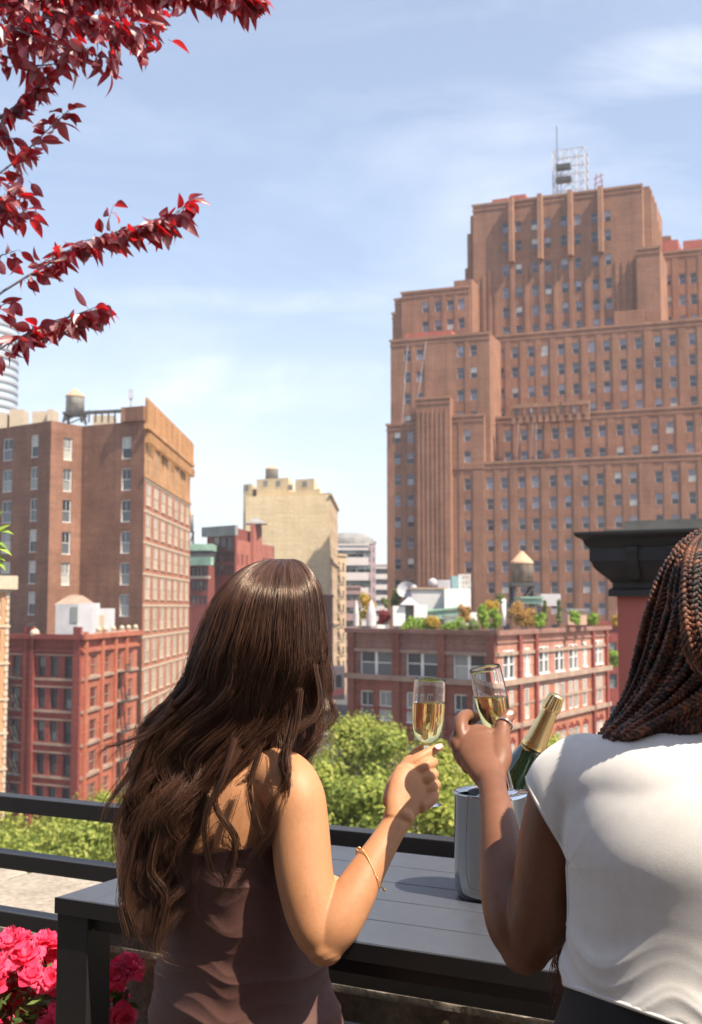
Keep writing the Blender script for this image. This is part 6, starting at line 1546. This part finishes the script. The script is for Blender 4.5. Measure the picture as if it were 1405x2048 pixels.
# ---- braids
def braid_material():
    m, t, b = newmat('braided_hair'); ge = t.nodes.new('ShaderNodeNewGeometry'); tcn = t.nodes.new('ShaderNodeTexCoord')
    n = N(t, 'ShaderNodeTexNoise', Scale=30.0, Detail=2.0); t.links.new(tcn.outputs['Object'], n.inputs['Vector'])
    ad = N(t, 'ShaderNodeMath', _operation='MULTIPLY_ADD'); t.links.new(ge.outputs['Random Per Island'], ad.inputs[0]); ad.inputs[1].default_value = .45; t.links.new(n.outputs['Fac'], ad.inputs[2])
    col = ramp(t, ad.outputs[0], [(0.42, (0.007, 0.006, 0.006)), (0.60, (0.022, 0.010, 0.008)), (0.80, (0.075, 0.025, 0.013)), (0.95, (0.19, 0.065, 0.028))]); t.links.new(col, b.inputs['Base Color'])
    b.inputs['Roughness'].default_value = .52; b.inputs['Specular IOR Level'].default_value = .45
    n3 = N(t, 'ShaderNodeTexNoise', Scale=900.0, Detail=2.0); t.links.new(tcn.outputs['Object'], n3.inputs['Vector']); bp = N(t, 'ShaderNodeBump', Strength=.5, Distance=.002); t.links.new(n3.outputs['Fac'], bp.inputs['Height']); t.links.new(bp.outputs[0], b.inputs['Normal'])
    return m
M_braid = braid_material()
b = MB(); ell(b, HB_ + Vector((-.004, -.012, .030)), (.082, .098, .094)); 
capB = b.build('hair', M_scalp, rbp)
CAPC, CAPR = HB_ + Vector((-.004, -.012, .030)), (.088, .104, .100)
def push_out(p):
    v = p - CAPC; k = math.sqrt((v.x / CAPR[0]) ** 2 + (v.y / CAPR[1]) ** 2 + (v.z / CAPR[2]) ** 2)
    return CAPC + v / k * (1 + .02 * random.Random(int(p.x * 1e5)).random()) if k < 1 else p
def braid(path, w=.0048, L=.021, seed=0, taper=True, parent=None):
    """three strands plaited along a smooth path of world points"""
    sp = [Vector(q) for q in spline([tuple(p) for p in path], 60)]; cum = [0]
    for a, c in zip(sp[:-1], sp[1:]): cum.append(cum[-1] + (c - a).length)
    T = cum[-1]; step = .0024; n = int(T / step); rs_ = random.Random(seed); ph0 = rs_.uniform(0, 6); twist0 = rs_.uniform(0, 3); tw = rs_.uniform(-4, 4)
    sp = [push_out(p) for p in sp]
    cx = np.interp(np.linspace(0, T, n), cum, [p.x for p in sp]); cy = np.interp(np.linspace(0, T, n), cum, [p.y for p in sp]); cz = np.interp(np.linspace(0, T, n), cum, [p.z for p in sp])
    pts = [Vector(q) for q in zip(cx, cy, cz)]; b = MB(); fr = []
    x = (pts[1] - pts[0]).normalized().orthogonal().normalized()
    for i in range(n):
        d = (pts[min(i + 1, n - 1)] - pts[max(i - 1, 0)]).normalized(); x = (x - d * x.dot(d)).normalized(); q = Quaternion(d, (twist0 + tw * i * step) if i == 0 else tw * step); x = q @ x; fr.append((x.copy(), d.cross(x)))
    for k in range(3):
        cl = []; rr = []
        for i in range(n):
            s = i * step; f = 1 if not taper else min(1, (n - i) * step / .12 + .25); ph = 2 * math.pi * s / L + ph0 + 2 * math.pi * k / 3
            cl.append(pts[i] + fr[i][0] * (w * .90 * f * math.sin(ph)) + fr[i][1] * (w * .55 * f * math.sin(2 * ph))); rr.append(w * f * (.54 + .12 * math.cos(ph * 2)))
        b.tube(cl, rr, 6)
    return b.build('braid', M_braid, parent)
rng = random.Random(21)
Lft = [(1470, 1066, 1.335), (1400, 1080, 1.335), (1342, 1128, 1.335), (1306, 1215, 1.34), (1283, 1300, 1.35), (1262, 1370, 1.37), (1234, 1430, 1.39), (1206, 1472, 1.41)]
Rgt = [(1490, 1064, 1.30), (1510, 1090, 1.235), (1520, 1150, 1.205), (1525, 1240, 1.205), (1505, 1330, 1.225), (1440, 1400, 1.27), (1365, 1440, 1.315), (1285, 1476, 1.36)]
def mixp(u, jit=0, depth=0):
    out = []
    for i, (a, c) in enumerate(zip(Lft, Rgt)):
        k = i / 7; uu = u ** (1 - .25 * math.sin(math.pi * k))
        px = a[0] + (c[0] - a[0]) * uu; py = a[1] + (c[1] - a[1]) * uu
        dd = a[2] + (c[2] - a[2]) * math.sin(uu * math.pi / 2)
        j = math.sin(math.pi * min(1, k + .05)) * jit
        out.append(P(px + rng.uniform(-1, 1) * j, py + rng.uniform(-.5, .5) * j, dd + .105 * (1 - k) ** .6 + depth + rng.uniform(-.003, .003)))
    return out
nb = 27
tails = [(1200, 1500, 1.46), (1175, 1540, 1.53), (1170, 1640, 1.56), (1160, 1760, 1.56), (1145, 1860, 1.55), (1130, 1950, 1.55)]
for i in range(nb):
    u = (i + rng.uniform(-.3, .3)) / (nb - 1); u = max(0, min(1, u)); path = mixp(u, 5, rng.choice((-.004, .004, .010)))
    if i % 3 == 0:
        ox = rng.uniform(-26, 14); path += [P(a + ox * min(1, .3 + k * .2), c_ + rng.uniform(-6, 6), d_ + rng.uniform(-.01, .01)) for k, (a, c_, d_) in enumerate(tails)]
    else: path += [P(1205 + rng.uniform(-10, 30), 1500, 1.46), P(1200 + rng.uniform(-10, 30), 1560, 1.53)]
    braid(path, rng.uniform(.0044, .0056), rng.uniform(.017, .021), i, True, capB)
for i in range(12):      # second, deeper layer so no scalp shows
    u = .25 + .75 * (i + .5) / 12; braid(mixp(u, 10, .018) + [P(1225, 1500, 1.46)], .0050, .021, 200 + i, True, capB)
RH = FHB.cross(ZUP).normalized()
def mirh(p): return p - RH * (2 * (p - HB_).dot(RH))
for i in range(22):      # the other side of the head
    pth = [mirh(p) for p in mixp(i / 21 * .9, 6, rng.choice((-.004, .004, .010)))]; e_ = pth[-1]
    braid(pth + [e_ + Vector((.01, .07, -.05)), e_ + Vector((.0, .10, -.16)), e_ + Vector((-.01, .11, -.28))], .0050, .020, 600 + i, True, capB)
for i in range(9):       # gathered low from the nape, sweeping left
    t = i / 8; y0 = 1395 + 62 * t
    braid([P(1540, y0 - 60, 1.325), P(1450, y0 - 22, 1.325), P(1380, y0 + 2 + 4 * t, 1.34), P(1310, y0 + 30 - 22 * t + 8, 1.365), P(1250, 1466 + 8 * t, 1.385), P(1215, 1484, 1.43)], .0048, .020, 400 + i, True, capB)
# loose ends hanging below the arm
lines, radii = [], []
for i in range(170):
    x0 = rs.uniform(1108, 1168); t = np.linspace(0, 1, 26); y0 = rs.uniform(1780, 1850); y1 = rs.uniform(1900, 2040)
    px = x0 - (x0 - 1110) * .5 * t + 9 * np.sin(t * rs.uniform(4, 12) + rs.rand() * 6) * (0.3 + t) + rs.normal(0, 6) * t; lines.append(Pn(px, y0 + (y1 - y0) * t, np.full(26, 1.54 + rs.normal(0, .008)))); radii.append(np.full(26, .00050) * (1 - .8 * t ** 2))
strands('loose_ends', lines, radii, hairmat('copper_hair', (0.06, 0.018, 0.011), (0.30, 0.09, 0.045), .35), capB)
# ------------------------------------------------------------------ light summer haze over the city
hzb = MB(); hzb.box((0, 430, (GZ - 1 + 125) / 2), (1100, 1000, 125 - GZ + 1))
hm = bpy.data.materials.new('haze_air'); hm.use_nodes = True; ht = hm.node_tree; ht.nodes.clear()
pv_ = N(ht, 'ShaderNodeVolumePrincipled', Density=0.00028, Anisotropy=0.2); pv_.inputs['Color'].default_value = (0.86, 0.90, 1.0, 1)
ho = ht.nodes.new('ShaderNodeOutputMaterial'); ht.links.new(pv_.outputs[0], ho.inputs['Volume'])
tag(hzb.build('haze', hm), kind='stuff')
